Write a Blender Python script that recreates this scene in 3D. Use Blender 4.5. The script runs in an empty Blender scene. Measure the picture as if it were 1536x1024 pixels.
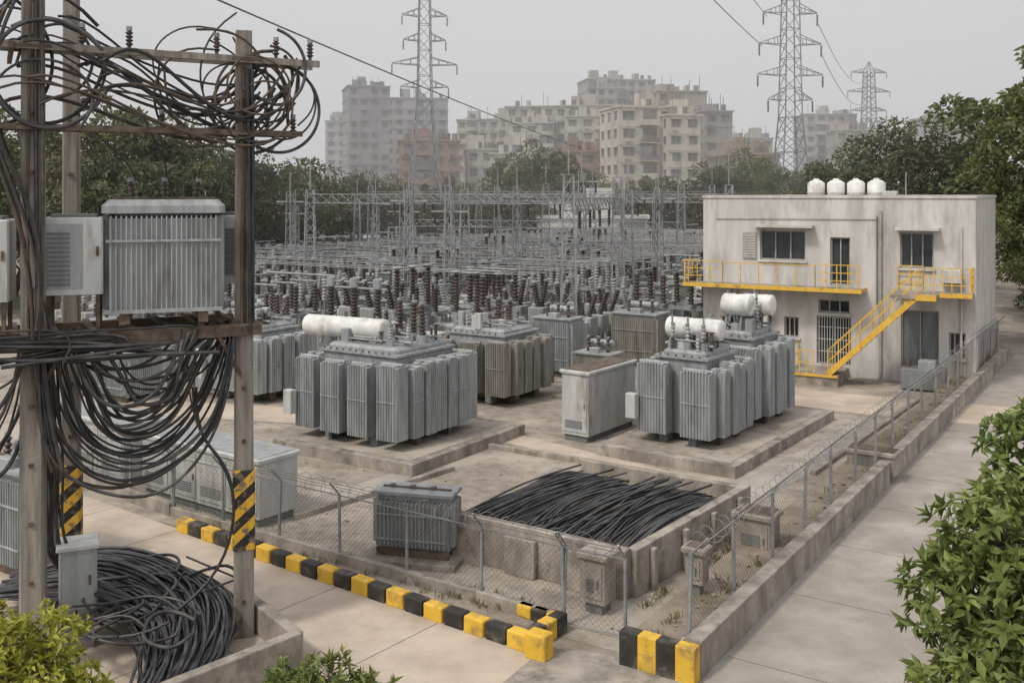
import bpy, math, random
import numpy as np
from mathutils import Vector, Matrix
random.seed(7); rng=np.random.default_rng(7)
S=bpy.context.scene; COL=S.collection
R=random.uniform
# ---------------------------------------------------------------- materials
def new_mat(name):
    m=bpy.data.materials.new(name); m.use_nodes=True
    nt=m.node_tree; b=nt.nodes['Principled BSDF']; return m,nt,b
def mat(name,c1,c2,scale=2.0,rough=.7,metal=0.,stretch=(1,1,1),bump=.15,bscale=30,rnd=.0,lo=.38,hi=.62,blot=None,blotscale=.4,blotlo=.5,blothi=.62,bstretch=None):
    m,nt,b=new_mat(name); N=nt.nodes; K=nt.links.new
    tc=N.new('ShaderNodeTexCoord'); mp=N.new('ShaderNodeMapping'); mp.inputs['Scale'].default_value=stretch
    K(tc.outputs['Object'],mp.inputs['Vector'])
    n=N.new('ShaderNodeTexNoise'); n.inputs['Scale'].default_value=scale; n.inputs['Detail'].default_value=8; n.inputs['Roughness'].default_value=.65
    K(mp.outputs[0],n.inputs['Vector'])
    r=N.new('ShaderNodeValToRGB'); r.color_ramp.elements[0].position=lo; r.color_ramp.elements[1].position=hi
    r.color_ramp.elements[0].color=(*c1,1); r.color_ramp.elements[1].color=(*c2,1)
    K(n.outputs['Fac'],r.inputs[0]); out=r.outputs[0]
    if blot:
        n2=N.new('ShaderNodeTexNoise'); n2.inputs['Scale'].default_value=blotscale; n2.inputs['Detail'].default_value=9; n2.inputs['Roughness'].default_value=.7
        if bstretch:
            mp2=N.new('ShaderNodeMapping'); mp2.inputs['Scale'].default_value=bstretch; K(tc.outputs['Object'],mp2.inputs['Vector']); K(mp2.outputs[0],n2.inputs['Vector'])
        else: K(tc.outputs['Object'],n2.inputs['Vector'])
        r2=N.new('ShaderNodeMapRange'); r2.inputs[1].default_value=blotlo; r2.inputs[2].default_value=blothi
        K(n2.outputs['Fac'],r2.inputs[0])
        mx=N.new('ShaderNodeMixRGB'); K(r2.outputs[0],mx.inputs[0]); K(out,mx.inputs[1]); mx.inputs[2].default_value=(*blot,1); out=mx.outputs[0]
    if rnd:
        oi=N.new('ShaderNodeObjectInfo'); mr=N.new('ShaderNodeMapRange'); mr.inputs[3].default_value=1-rnd; mr.inputs[4].default_value=1+rnd
        K(oi.outputs['Random'],mr.inputs[0]); hs=N.new('ShaderNodeHueSaturation'); K(mr.outputs[0],hs.inputs['Value']); K(out,hs.inputs['Color']); out=hs.outputs[0]
    K(out,b.inputs['Base Color'])
    b.inputs['Roughness'].default_value=rough; b.inputs['Metallic'].default_value=metal
    if bump:
        n3=N.new('ShaderNodeTexNoise'); n3.inputs['Scale'].default_value=bscale; n3.inputs['Detail'].default_value=5
        K(tc.outputs['Object'],n3.inputs['Vector']); bp=N.new('ShaderNodeBump'); bp.inputs['Strength'].default_value=bump; bp.inputs['Distance'].default_value=.03
        K(n3.outputs['Fac'],bp.inputs['Height']); K(bp.outputs[0],b.inputs['Normal'])
    return m
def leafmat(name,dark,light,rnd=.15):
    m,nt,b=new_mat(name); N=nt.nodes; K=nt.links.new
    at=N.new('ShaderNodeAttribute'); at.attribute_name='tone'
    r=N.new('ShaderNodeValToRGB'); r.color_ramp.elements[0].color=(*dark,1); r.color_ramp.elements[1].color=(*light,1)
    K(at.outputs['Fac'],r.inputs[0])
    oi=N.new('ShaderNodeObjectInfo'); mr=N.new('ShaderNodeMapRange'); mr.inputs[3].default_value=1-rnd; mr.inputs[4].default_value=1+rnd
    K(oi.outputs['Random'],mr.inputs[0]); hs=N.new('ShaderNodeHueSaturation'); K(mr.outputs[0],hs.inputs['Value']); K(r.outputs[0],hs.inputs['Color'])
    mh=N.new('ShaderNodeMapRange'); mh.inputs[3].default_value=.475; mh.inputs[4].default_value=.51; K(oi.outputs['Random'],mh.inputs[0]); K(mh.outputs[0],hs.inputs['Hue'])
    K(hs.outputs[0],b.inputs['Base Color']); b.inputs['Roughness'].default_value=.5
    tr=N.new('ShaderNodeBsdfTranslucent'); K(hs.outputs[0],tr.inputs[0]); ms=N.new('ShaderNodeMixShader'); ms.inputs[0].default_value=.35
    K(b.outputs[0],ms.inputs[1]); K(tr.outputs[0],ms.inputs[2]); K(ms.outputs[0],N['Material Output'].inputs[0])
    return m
M={}
M['ground']=mat('dry_earth',(.17,.14,.11),(.29,.245,.195),1.2,.95,bump=.6,bscale=20,blot=(.12,.11,.065),blotscale=.25)
M['gravel']=mat('yard_gravel',(.17,.145,.12),(.33,.288,.24),3.2,.95,bump=1,bscale=22,lo=.3,hi=.7,blot=(.40,.355,.30),blotscale=.33,blotlo=.46,blothi=.6)
M['road']=mat('concrete_road',(.40,.33,.265),(.50,.425,.345),.8,.9,bump=.25,bscale=25,blot=(.28,.235,.19),blotscale=.35,blotlo=.48,blothi=.72)
M['road2']=mat('grey_concrete_road',(.28,.25,.22),(.38,.345,.31),.7,.9,bump=.25,bscale=25,blot=(.20,.175,.15),blotscale=.3,blotlo=.48,blothi=.72)
M['conc']=mat('weathered_concrete',(.20,.175,.148),(.37,.33,.285),1.8,.9,stretch=(1,1,.5),bump=.4,bscale=14,blot=(.12,.102,.085),blotscale=1.3,blotlo=.52,blothi=.68)
M['pole']=mat('pole_concrete',(.15,.13,.11),(.29,.26,.225),3,.85,stretch=(2.5,2.5,.2),bump=.3,bscale=25)
M['steel']=mat('galvanised_steel',(.21,.215,.22),(.33,.335,.34),2,.55,.3,bump=.05)
M['rust']=mat('rusty_steel',(.06,.042,.03),(.16,.12,.09),4,.8,.1,bump=.3)
M['tank']=mat('grey_tank_paint',(.23,.245,.25),(.34,.355,.355),1.8,.5,.05,stretch=(2.5,2.5,.3),bump=.05,rnd=.1,blot=(.16,.135,.105),blotscale=1.6,blotlo=.53,blothi=.75,bstretch=(1.5,1.5,.4))
M['tank2']=mat('pale_grey_paint',(.38,.39,.38),(.50,.51,.495),1.6,.5,.0,stretch=(2,2,.3),bump=.05,rnd=.06,blot=(.24,.20,.16),blotscale=1.3,blotlo=.54,blothi=.72,bstretch=(1.5,1.5,.4))
M['tankd']=mat('dark_grey_paint',(.11,.12,.125),(.18,.19,.19),2,.6,bump=.05,stretch=(2,2,.3))
M['fin']=mat('radiator_grey',(.23,.248,.25),(.36,.378,.38),2.6,.45,.08,stretch=(2,2,.25),bump=.04,rnd=.12,blot=(.16,.138,.11),blotscale=2.0,blotlo=.54,blothi=.74,bstretch=(1.6,1.6,.35))
M['finb']=mat('dusty_radiator',(.18,.168,.15),(.28,.268,.245),2.2,.6,.0,stretch=(2,2,.25),bump=.04,rnd=.14,blot=(.11,.088,.065),blotscale=2.0,blotlo=.52,blothi=.72,bstretch=(1.6,1.6,.35))
M['white']=mat('white_paint',(.54,.54,.52),(.70,.70,.68),2,.5,bump=.03,blot=(.36,.33,.28),blotscale=1.5,blotlo=.52,blothi=.7)
M['porc']=mat('dark_porcelain',(.04,.03,.026),(.08,.056,.046),3,.3,bump=0)
M['porcg']=mat('grey_porcelain',(.26,.26,.26),(.38,.38,.38),3,.3,bump=0)
M['black']=mat('black_rubber',(.012,.012,.013),(.03,.03,.032),5,.38,bump=.05)
M['blackd']=mat('highlit_dusty_black_cable',(.022,.022,.024),(.12,.115,.112),3,.42,bump=.05,lo=.4,hi=.8)  # lighter end of the ramp puts strand highlights into the cable colour
M['brownc']=mat('dusty_brown_cable',(.035,.026,.02),(.10,.075,.055),3,.6,bump=.05)
M['yel']=mat('yellow_paint',(.60,.36,.03),(.72,.46,.05),2.5,.6,bump=.1,blot=(.25,.17,.07),blotscale=2.2,blotlo=.50,blothi=.66)
M['yel2']=mat('yellow_steel_paint',(.58,.34,.04),(.68,.42,.06),2.5,.5,bump=.05,blot=(.2,.11,.05),blotscale=3,blotlo=.54,blothi=.7)
M['blk']=mat('black_paint',(.018,.017,.016),(.05,.045,.04),2.5,.7,bump=.1,blot=(.17,.14,.11),blotscale=2.5,blotlo=.52,blothi=.68)
M['plast']=mat('white_plaster',(.44,.425,.40),(.56,.545,.52),.8,.9,stretch=(1.5,1.5,.22),bump=.12,bscale=12,blot=(.25,.23,.205),blotscale=.8,blotlo=.47,blothi=.72,bstretch=(1.4,1.4,.35))
M['glass']=mat('window_glass',(.02,.025,.03),(.05,.06,.065),1,.12,bump=0)
M['frame']=mat('window_frame',(.25,.24,.22),(.35,.34,.32),3,.6,bump=0)
M['roofc']=mat('dirty_roof',(.22,.2,.18),(.32,.3,.27),.6,.9,bump=.2)
M['bark']=mat('bark',(.08,.06,.045),(.17,.135,.10),4,.95,stretch=(2,2,.4),bump=.6)
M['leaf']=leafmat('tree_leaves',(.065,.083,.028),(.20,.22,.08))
M['leafhz']=leafmat('haze_tinted_tree_leaves',(.062,.072,.036),(.175,.18,.088))  # both tree leaf greens paled, distance haze put into the colour
M['leafn']=leafmat('glossy_shrub_leaves',(.05,.10,.018),(.27,.34,.10),.05)
M['leafy']=leafmat('yellow_green_leaves',(.16,.18,.02),(.48,.46,.08),.05)
M['grass']=leafmat('dry_grass',(.12,.12,.04),(.28,.25,.12),.05)
M['hz1']=mat('tower_steel',(.20,.21,.23),(.28,.29,.31),1,.7,bump=0)
M['shed']=mat('blue_grey_sheet_roof',(.20,.25,.31),(.3,.35,.40),.5,.6,bump=0)
m,nt,b=new_mat('hazard_band'); N=nt.nodes; K=nt.links.new
tc=N.new('ShaderNodeTexCoord'); sp=N.new('ShaderNodeSeparateXYZ'); K(tc.outputs['Object'],sp.inputs[0])
a1=N.new('ShaderNodeMath'); a1.operation='MULTIPLY_ADD'; K(sp.outputs[0],a1.inputs[0]); a1.inputs[1].default_value=-.9; K(sp.outputs[2],a1.inputs[2])
a2=N.new('ShaderNodeMath'); a2.operation='MULTIPLY'; a2.inputs[1].default_value=2.6; K(a1.outputs[0],a2.inputs[0])
a3=N.new('ShaderNodeMath'); a3.operation='FRACT'; K(a2.outputs[0],a3.inputs[0])
a4=N.new('ShaderNodeMath'); a4.operation='GREATER_THAN'; a4.inputs[1].default_value=.5; K(a3.outputs[0],a4.inputs[0])
nz=N.new('ShaderNodeTexNoise'); nz.inputs['Scale'].default_value=7; nz.inputs['Detail'].default_value=8; K(tc.outputs['Object'],nz.inputs[0])
mr=N.new('ShaderNodeMapRange'); mr.inputs[1].default_value=.52; mr.inputs[2].default_value=.64; K(nz.outputs[0],mr.inputs[0])
mx=N.new('ShaderNodeMixRGB'); mx.inputs[1].default_value=(.02,.018,.016,1); mx.inputs[2].default_value=(.62,.36,.03,1); K(a4.outputs[0],mx.inputs[0])
mx2=N.new('ShaderNodeMixRGB'); mx2.inputs[2].default_value=(.16,.13,.1,1); K(mr.outputs[0],mx2.inputs[0]); K(mx.outputs[0],mx2.inputs[1]); K(mx2.outputs[0],b.inputs['Base Color']); b.inputs['Roughness'].default_value=.7
M['haz']=m
MK=list(M.keys())
# ---------------------------------------------------------------- mesh builder
class MB:
    def __init__(s): s.v=[]; s.f=[]; s.m=[]; s.s=[]
    def add(s,vs,fs,m,sm=False):
        o=len(s.v); s.v.extend([tuple(v) for v in vs])
        for f in fs: s.f.append([i+o for i in f]); s.m.append(m); s.s.append(sm)
    def box(s,x0,x1,y0,y1,z0,z1,m):
        s.add([(x0,y0,z0),(x1,y0,z0),(x1,y1,z0),(x0,y1,z0),(x0,y0,z1),(x1,y0,z1),(x1,y1,z1),(x0,y1,z1)],
              [(0,3,2,1),(4,5,6,7),(0,1,5,4),(1,2,6,5),(2,3,7,6),(3,0,4,7)],m)
    def lidbox(s,x0,x1,y0,y1,z0,z1,m,c=.04):
        r1=[(x0+c,y0),(x1-c,y0),(x1,y0+c),(x1,y1-c),(x1-c,y1),(x0+c,y1),(x0,y1-c),(x0,y0+c)]
        cx,cy=(x0+x1)/2,(y0+y1)/2
        kx=(x1-x0-2*c)/(x1-x0); ky=(y1-y0-2*c)/(y1-y0)
        vs=[(x,y,z0) for x,y in r1]+[(x,y,z1-c) for x,y in r1]+[(cx+(x-cx)*kx,cy+(y-cy)*ky,z1) for x,y in r1]
        fs=[tuple(range(16,24)),tuple(range(7,-1,-1))]
        for k in (0,8):
            for i in range(8): j=(i+1)%8; fs.append((k+i,k+j,k+8+j,k+8+i))
        s.add(vs,fs,m)
    def basis(s,d):
        d=Vector(d).normalized(); u=Vector((0,0,1)) if abs(d.z)<.95 else Vector((1,0,0))
        a=d.cross(u).normalized(); return d,a,d.cross(a).normalized()
    def beam(s,p,q,w,h,m):
        p=Vector(p);q=Vector(q); d,a,b=s.basis(q-p); vs=[]
        for c in (p,q):
            for i,j in ((-1,-1),(1,-1),(1,1),(-1,1)): vs.append(c+a*i*w/2+b*j*h/2)
        s.add(vs,[(0,1,2,3),(7,6,5,4),(0,4,5,1),(1,5,6,2),(2,6,7,3),(3,7,4,0)],m)
    def tube(s,p,q,r,m,n=10,r2=None,sm=True,caps=True):
        r2=r if r2 is None else r2; p=Vector(p);q=Vector(q); d,a,b=s.basis(q-p); vs=[]
        for c,rr in ((p,r),(q,r2)):
            for i in range(n):
                t=2*math.pi*i/n; vs.append(c+(a*math.cos(t)+b*math.sin(t))*rr)
        s.add(vs,[(i,(i+1)%n,n+(i+1)%n,n+i) for i in range(n)],m,sm)
        if caps: s.add(vs,[tuple(range(n-1,-1,-1)),tuple(range(n,2*n))],m)
    def lathe(s,p,d,prof,m,n=10):
        p=Vector(p); d,a,b=s.basis(d); vs=[]
        for h,r in prof:
            for i in range(n):
                t=2*math.pi*i/n; vs.append(p+d*h+(a*math.cos(t)+b*math.sin(t))*r)
        fs=[]
        for k in range(len(prof)-1):
            for i in range(n): j=(i+1)%n; fs.append((k*n+i,k*n+j,(k+1)*n+j,(k+1)*n+i))
        s.add(vs,fs,m,True); e=(len(prof)-1)*n
        s.add(vs,[tuple(range(n-1,-1,-1)),tuple(range(e,e+n))],m)
    def insul(s,p,d,L,r,m='porc',n=8,k=None):
        k=k or max(4,int(L/.11)); st=L/k; pr=[]
        for i in range(k): pr+=[(i*st,r*.55),(i*st+st*.45,r),(i*st+st*.62,r*.92),(i*st+st*.7,r*.55)]
        pr.append((L,r*.5)); s.lathe(p,d,pr,m,n)
        D=Vector(d).normalized(); s.tube(Vector(p)+D*L,Vector(p)+D*(L+.07),r*.75,'steel',n)
    def tank(s,p,q,r,m,n=20):
        L=(Vector(q)-Vector(p)).length
        s.lathe(p,Vector(q)-Vector(p),[(0,r*.5),(.02,r*.8),(.05,r*.97),(.07,r),(L*.33,r),(L*.33+.01,r*1.04),(L*.33+.04,r*1.04),(L*.33+.05,r),(L*.7,r),(L*.7+.01,r*1.04),(L*.7+.04,r*1.04),(L*.7+.05,r),(L-.07,r),(L-.05,r*.97),(L-.02,r*.8),(L,r*.5)],m,n)
    def sheet(s,pts,z,m): s.add([(x,y,z) for x,y in pts],[tuple(range(len(pts)))],m)
    def prism(s,pts,z0,z1,m):
        n=len(pts); s.add([(x,y,z0) for x,y in pts]+[(x,y,z1) for x,y in pts],[tuple(range(n-1,-1,-1)),tuple(range(n,2*n))]+[(i,(i+1)%n,n+(i+1)%n,n+i) for i in range(n)],m)
    def wall(s,p,q,t,z0,z1,m):
        p=Vector(p);q=Vector(q); d=(q-p).normalized(); n=Vector((-d.y,d.x))*t/2
        s.prism([tuple(p-n),tuple(q-n),tuple(q+n),tuple(p+n)],z0,z1,m)
    def lattice(s,p,q,w0,w1,k,m,r=.03,n=3,x2=True):
        p=Vector(p);q=Vector(q); d,a,b=s.basis(q-p)
        def c(t,i): 
            w=(w0+(w1-w0)*t)/2; sx,sy=((-1,-1),(1,-1),(1,1),(-1,1))[i%4]; return p+(q-p)*t+a*sx*w+b*sy*w
        for i in range(4): s.beam(c(0,i),c(1,i),r*2.2,r*2.2,m)
        for j in range(k):
            t0=j/k;t1=(j+1)/k
            for i in range(4):
                s.beam(c(t0,i),c(t1,i+1),r*1.2,r*1.2,m)
                if j%2: s.beam(c(t1,i),c(t1,i+1),r*1.2,r*1.2,m)
                if w0>1 and x2: s.beam(c(t0,i+1),c(t1,i),r*1.1,r*1.1,m)
    def mesh(s,name):
        me=bpy.data.meshes.new(name); me.from_pydata(s.v,[],s.f)
        ss=set(s.m); used=[k for k in MK if k in ss]; idx={k:i for i,k in enumerate(used)}
        for k in used: me.materials.append(M[k])
        me.polygons.foreach_set('material_index',[idx[k] for k in s.m]); me.polygons.foreach_set('use_smooth',s.s); me.update(); return me
    def obj(s,name,loc=(0,0,0),rot=0,bevel=0,parent=None):
        return place(s.mesh(name),name,loc,rot,bevel=bevel,parent=parent)
def place(me,name,loc=(0,0,0),rot=0,sc=1,bevel=0,parent=None):
    o=bpy.data.objects.new(name,me); COL.objects.link(o); o.location=loc; o.rotation_euler=(0,0,math.radians(rot))
    o.scale=(sc,sc,sc) if not isinstance(sc,tuple) else sc
    if bevel:
        bm=o.modifiers.new('bevel','BEVEL'); bm.width=bevel; bm.segments=2; bm.limit_method='ANGLE'; bm.angle_limit=math.radians(50)
    if parent: o.parent=parent
    return o
def curves(name,lines,r,m,parent=None,res=4,var=True):
    cu=bpy.data.curves.new(name,'CURVE'); cu.dimensions='3D'; cu.bevel_depth=r; cu.bevel_resolution=2; cu.use_fill_caps=True
    for k in (m if isinstance(m,list) else [m]): cu.materials.append(M[k])
    nm=len(cu.materials)
    for L in lines:
        sp=cu.splines.new('NURBS'); sp.points.add(len(L)-1); rr=R(.72,1.2) if var else 1
        for i,p in enumerate(L): sp.points[i].co=(*p,1); sp.points[i].radius=rr
        sp.order_u=4 if len(L)>3 else 3; sp.use_endpoint_u=True; sp.resolution_u=res; sp.material_index=random.randrange(nm)
    o=bpy.data.objects.new(name,cu); COL.objects.link(o)
    if parent: o.parent=parent
    return o
# ---------------------------------------------------------------- ground & roads
g=MB(); g.sheet([(-900,-60),(900,-60),(900,1500),(-900,1500)],0,'ground'); g.obj('ground')
A=Vector((.55,.835)); B=Vector((.79,-.613)); Bp=Vector((.613,.79))
W0=Vector((2.9,15.4)); Wn=Vector((.835,-.55))
def off(p,a,b,c=A,d=Wn): q=p+c*a+d*b; return (q.x,q.y)
g=MB(); g.sheet([off(W0,-30,0),off(W0,-30,7),off(W0,75,7),off(W0,75,0)],.008,'road2'); g.obj('side_road')
C0=Vector((-7.4,22.3)); C1=Vector((.35,16.35))
g=MB(); g.sheet([off(C0,-25,.0,B,Bp),off(C0,26,.0,B,Bp),off(C0,26,-9,B,Bp),off(C0,-25,-9,B,Bp)],.014,'road'); g.obj('front_road')
g=MB(); g.sheet([(.6,16.6),(1.9,16.1),(2.95,15.38),(1.0,12.2),(-1.0,13.8)],.02,'conc'); g.obj('gate_apron')
g=MB(); g.sheet([(-45,45),(-7.6,22.6),(.9,16.9),(2.9,15.6),(21.3,43.3),(40,72),(28,112),(-70,118)],.004,'gravel'); g.obj('substation_yard')
g=MB()
for k in range(-4,12):
    a=Vector(off(C0,k*2.6,-.02,B,Bp)); b_=Vector(off(C0,k*2.6,-6,B,Bp)); g.wall(a,b_,.014,.015,.0165,'rust')
g.wall(off(C0,-20,-3,B,Bp),off(C0,12,-3,B,Bp),.014,.015,.0166,'rust')
for k in range(0,14):
    g.wall(off(W0,k*3.1+1,.05),off(W0,k*3.1+1,6.5),.012,.009,.0105,'rust')
g.obj('road_joints')
def strip(name,p,q,w,m='conc',z=.009,h=None):
    k=MB(); p=Vector(p);q=Vector(q)
    if h: k.wall(p,q,w,0,h,m)
    else:
        d=(q-p).normalized(); n=Vector((-d.y,d.x))*w/2; k.sheet([tuple(p-n),tuple(q-n),tuple(q+n),tuple(p+n)],z,m)
    return k.obj(name,bevel=.015 if h else 0)
strip('yard_path',(-5.6,23.2),(-2.2,27.6),.7,'road2')
strip('yard_path',(-.4,31.0),(4.6,25.9),1.0,'road',.012)
strip('yard_path',(5.2,24.2),(11.8,32.5),1.1,'road2',.014)
strip('yard_kerb',(-.9,29.6),(2.2,27.7),.18,'conc',h=.14)
strip('yard_kerb',(-5.0,23.0),(-1.6,27.1),.16,'conc',h=.13)
strip('yard_kerb',(8.0,26.6),(14.6,36.0),.16,'conc',h=.13)
strip('yard_path',(9,37.3),(17.5,33.2),3.4,'road',.01)
strip('yard_path',(-16,36),(-6,33.4),2.2,'road',.016)
g=MB()
def stone(x,y,z,s):
    vs=[(x+s*R(.6,1.2)*math.cos(a+R(-.3,.3)),y+s*R(.6,1.2)*math.sin(a),z+zz*s*R(.6,1)) for zz in (0,.7) for a in (0,1.25,2.5,3.8,5.0)]
    g.add(vs,[(0,1,6,5),(1,2,7,6),(2,3,8,7),(3,4,9,8),(4,0,5,9),(5,6,7,8,9)],'conc' if random.random()<.8 else 'rust')
inq=lambda x,y:(x*.835-y*.55)<(2.9*.835-15.4*.55)-.3 and ((x+7.4)*.613+(y-22.3)*.79)>.3
n=0
while n<650:
    y=17+17*random.random()**1.5; x=R(-12,14)
    if inq(x,y) and abs(x/y)<.5: stone(x,y,.0,R(.015,.04) if random.random()<.95 else R(.05,.09)); n+=1
for i in range(260):
    t=R(0,30); q=W0+A*t-Wn*R(.3,.85); stone(q.x,q.y,.38,R(.02,.06))
g.obj('rubble')
# ---------------------------------------------------------------- boundary wall w/ fence
g=MB()
for i in range(12):
    g.wall(W0+A*(i*3)+Vector((-.09,.06)),W0+A*(i*3+2.985)+Vector((-.09,.06)),.22,0,.55,'conc')
    g.wall(W0+Vector((-.09,.06))+A*(i*3-.02),W0+A*(i*3+2.96)+Vector((-.09,.06)),.28,.552,.62+R(-.006,.006),'conc')
g.obj('boundary_wall',bevel=.014)
g=MB(); e=W0-Wn*1.28; n=4
for i in range(n):
    p=e+(W0-e)*(i/n); q=e+(W0-e)*((i+1)/n); g.wall(p-A*.12,q-A*.12,.24,0,.56,'yel' if i%2 else 'blk')
g.obj('hazard_end_block',bevel=.015)
g=MB(); g.prism([tuple(e+A*.02),tuple(W0+A*.02-Wn*.24),tuple(W0+A*34-Wn*.24),tuple(W0+A*34-Wn*.9),tuple(e+A*5)],0,.38,'ground'); g.obj('planting_strip')
def fence(name,pts,h,base=0,step=2.3,coil=True):
    root=bpy.data.objects.new(name,None); COL.objects.link(root)
    fr=MB(); ms=MB(); CL=[]
    for p,q in zip(pts[:-1],pts[1:]):
        p=Vector(p);q=Vector(q); L=(q-p).length; d=(q-p)/L; k=max(1,round(L/step)); nrm=Vector((-d.y,d.x))
        for i in range(k+1):
            c=p+d*L*i/k; lean=Vector((R(-.05,.05),R(-.05,.05)))
            t=c+lean; fr.tube((c.x,c.y,base),(t.x,t.y,base+h),.035,'steel',6)
            a=t-nrm*.28; fr.tube((t.x,t.y,base+h),(a.x,a.y,base+h+.3),.02,'steel',5)
        for z in (.08,h-.03): fr.tube((p.x,p.y,base+z),(q.x,q.y,base+z),.014,'steel',5)
        for f in (.35,.65,.98):
            a=p-nrm*.28*f;b=q-nrm*.28*f; fr.tube((a.x,a.y,base+h+.3*f),(b.x,b.y,base+h+.3*f),.006,'rust',3)
        if coil:
            n=int(L/.045); pts_=[]
            for i in range(n+1):
                t=i*.045; ph=t*2*math.pi/.36; rr=.17+.02*math.sin(t*3)
                c=p+d*(t+.05*math.cos(ph*.5))-nrm*(.14+rr*math.cos(ph)); pts_.append((c.x,c.y,base+h+.17+rr*math.sin(ph)))
            CL.append(pts_)
        sp=.11; H=h-.1; x=-H
        while x<L:
            for sg in (1,-1):
                x0,x1=x,x+H
                c0=max(0,-x0); c1=max(0,x1-L)
                if sg==1: s0,s1,za,zb=x0+c0,x1-c1,c0,H-c1
                else: s0,s1,za,zb=x0+c0,x1-c1,H-c0,c1
                if s1-s0>.05:
                    a=p+d*s0;b=p+d*s1; ms.tube((a.x,a.y,base+.06+za),(b.x,b.y,base+.06+zb),.0025,'rust',3,caps=False)
            x+=sp
    fr.obj('posts_and_rails',parent=root); ms.obj('wire_mesh',parent=root)
    if CL: curves('razor_wire_coil',CL,.005,'steel',parent=root,res=2,var=False).data.bevel_resolution=0
    return root
fw=W0-Wn*.3
fence('chain_link_fence',[tuple(fw+A*.25),tuple(fw+A*34)],1.45,.38,2.0)
fence('chain_link_fence',[(-13.6,27.9),(-7.9,23.3),(.9,17.35),(1.9,16.75)],1.4,0,1.75)
g=MB(); g.wall((-13.6,27.9),(-7.9,23.3),.2,0,.3,'conc'); g.wall((-7.9,23.3),(.7,17.48),.16,0,.22,'conc'); g.obj('fence_plinth',bevel=.01)
g=MB(); k=21
for i in range(k):
    p=C0+(C1-C0)*(i/k); q=C0+(C1-C0)*((i+1)/k-.004); o_=Bp*R(-.012,.012); g.wall(p+o_,q+o_,.24,0,.29+R(-.012,.012),'yel' if i%2==0 else 'blk')
D=Vector((.62,.78))
for i in range(3):
    p=C1+Vector((-.05,.12))+D*(.02+i*.3); q=p+D*.29; g.wall(p,q,.24,0,.34,'blk' if i%2==0 else 'yel')
p=C1+D*.95
for i in range(3):
    a=p-B*(.15+i*.32)+D*.1; g.wall(a,a-B*.31,.2,0,.22,'yel' if i%2==0 else 'blk')
g.prism([(.2,16.15),(.52,15.95),(.68,16.18),(.36,16.4)],0,.42,'yel')
g.obj('striped_kerb',bevel=.03)
# ---------------------------------------------------------------- transformers
def fins(g,x0,x1,y0,y1,z0,z1,m='fin',axis='x',sp=.1,th=.035):
    if axis=='x':
        n=max(2,round((x1-x0)/sp))
        for i in range(n):
            c=x0+(i+.5)*(x1-x0)/n; g.lidbox(c-th/2,c+th/2,y0,y1,z0,z1,m,.012)
        g.box(x0+.01,x1-.01,y0+.05,y1-.05,z0+.02,z1-.04,m)
    else:
        n=max(2,round((y1-y0)/sp))
        for i in range(n):
            c=y0+(i+.5)*(y1-y0)/n; g.lidbox(x0,x1,c-th/2,c+th/2,z0,z1,m,.012)
        g.box(x0+.05,x1-.05,y0+.01,y1-.01,z0+.02,z1-.04,m)
def radbank(g,cx,cy,z0,z1,w,dp,axis,m='fin'):
    n=max(4,round(w/.095)); pw=w/n
    for i in range(n):
        o_=-w/2+(i+.5)*pw
        h=z1-(.05 if i in (0,n-1) else 0)
        if axis=='x': g.lidbox(cx+o_-pw*.38,cx+o_+pw*.38,cy-dp/2,cy+dp/2,z0,h,m,pw*.26)
        else: g.lidbox(cx-dp/2,cx+dp/2,cy+o_-pw*.38,cy+o_+pw*.38,z0,h,m,pw*.26)
    if axis=='x':
        g.box(cx-w/2+.02,cx+w/2-.02,cy-dp/2+.045,cy+dp/2-.045,z0+.03,z1-.12,m)
        g.tube((cx-w/2,cy,z1-.02),(cx+w/2,cy,z1-.02),.055,m,8); g.box(cx-w/2+.03,cx+w/2-.03,cy-dp/2-.012,cy+dp/2+.012,z0+(z1-z0)*.5,z0+(z1-z0)*.5+.03,m)
    else:
        g.box(cx-dp/2+.045,cx+dp/2-.045,cy-w/2+.02,cy+w/2-.02,z0+.03,z1-.12,m)
        g.tube((cx,cy-w/2,z1-.02),(cx,cy+w/2,z1-.02),.055,m,8); g.box(cx-dp/2-.012,cx+dp/2+.012,cy-w/2+.03,cy+w/2-.03,z0+(z1-z0)*.5,z0+(z1-z0)*.5+.03,m)
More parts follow.
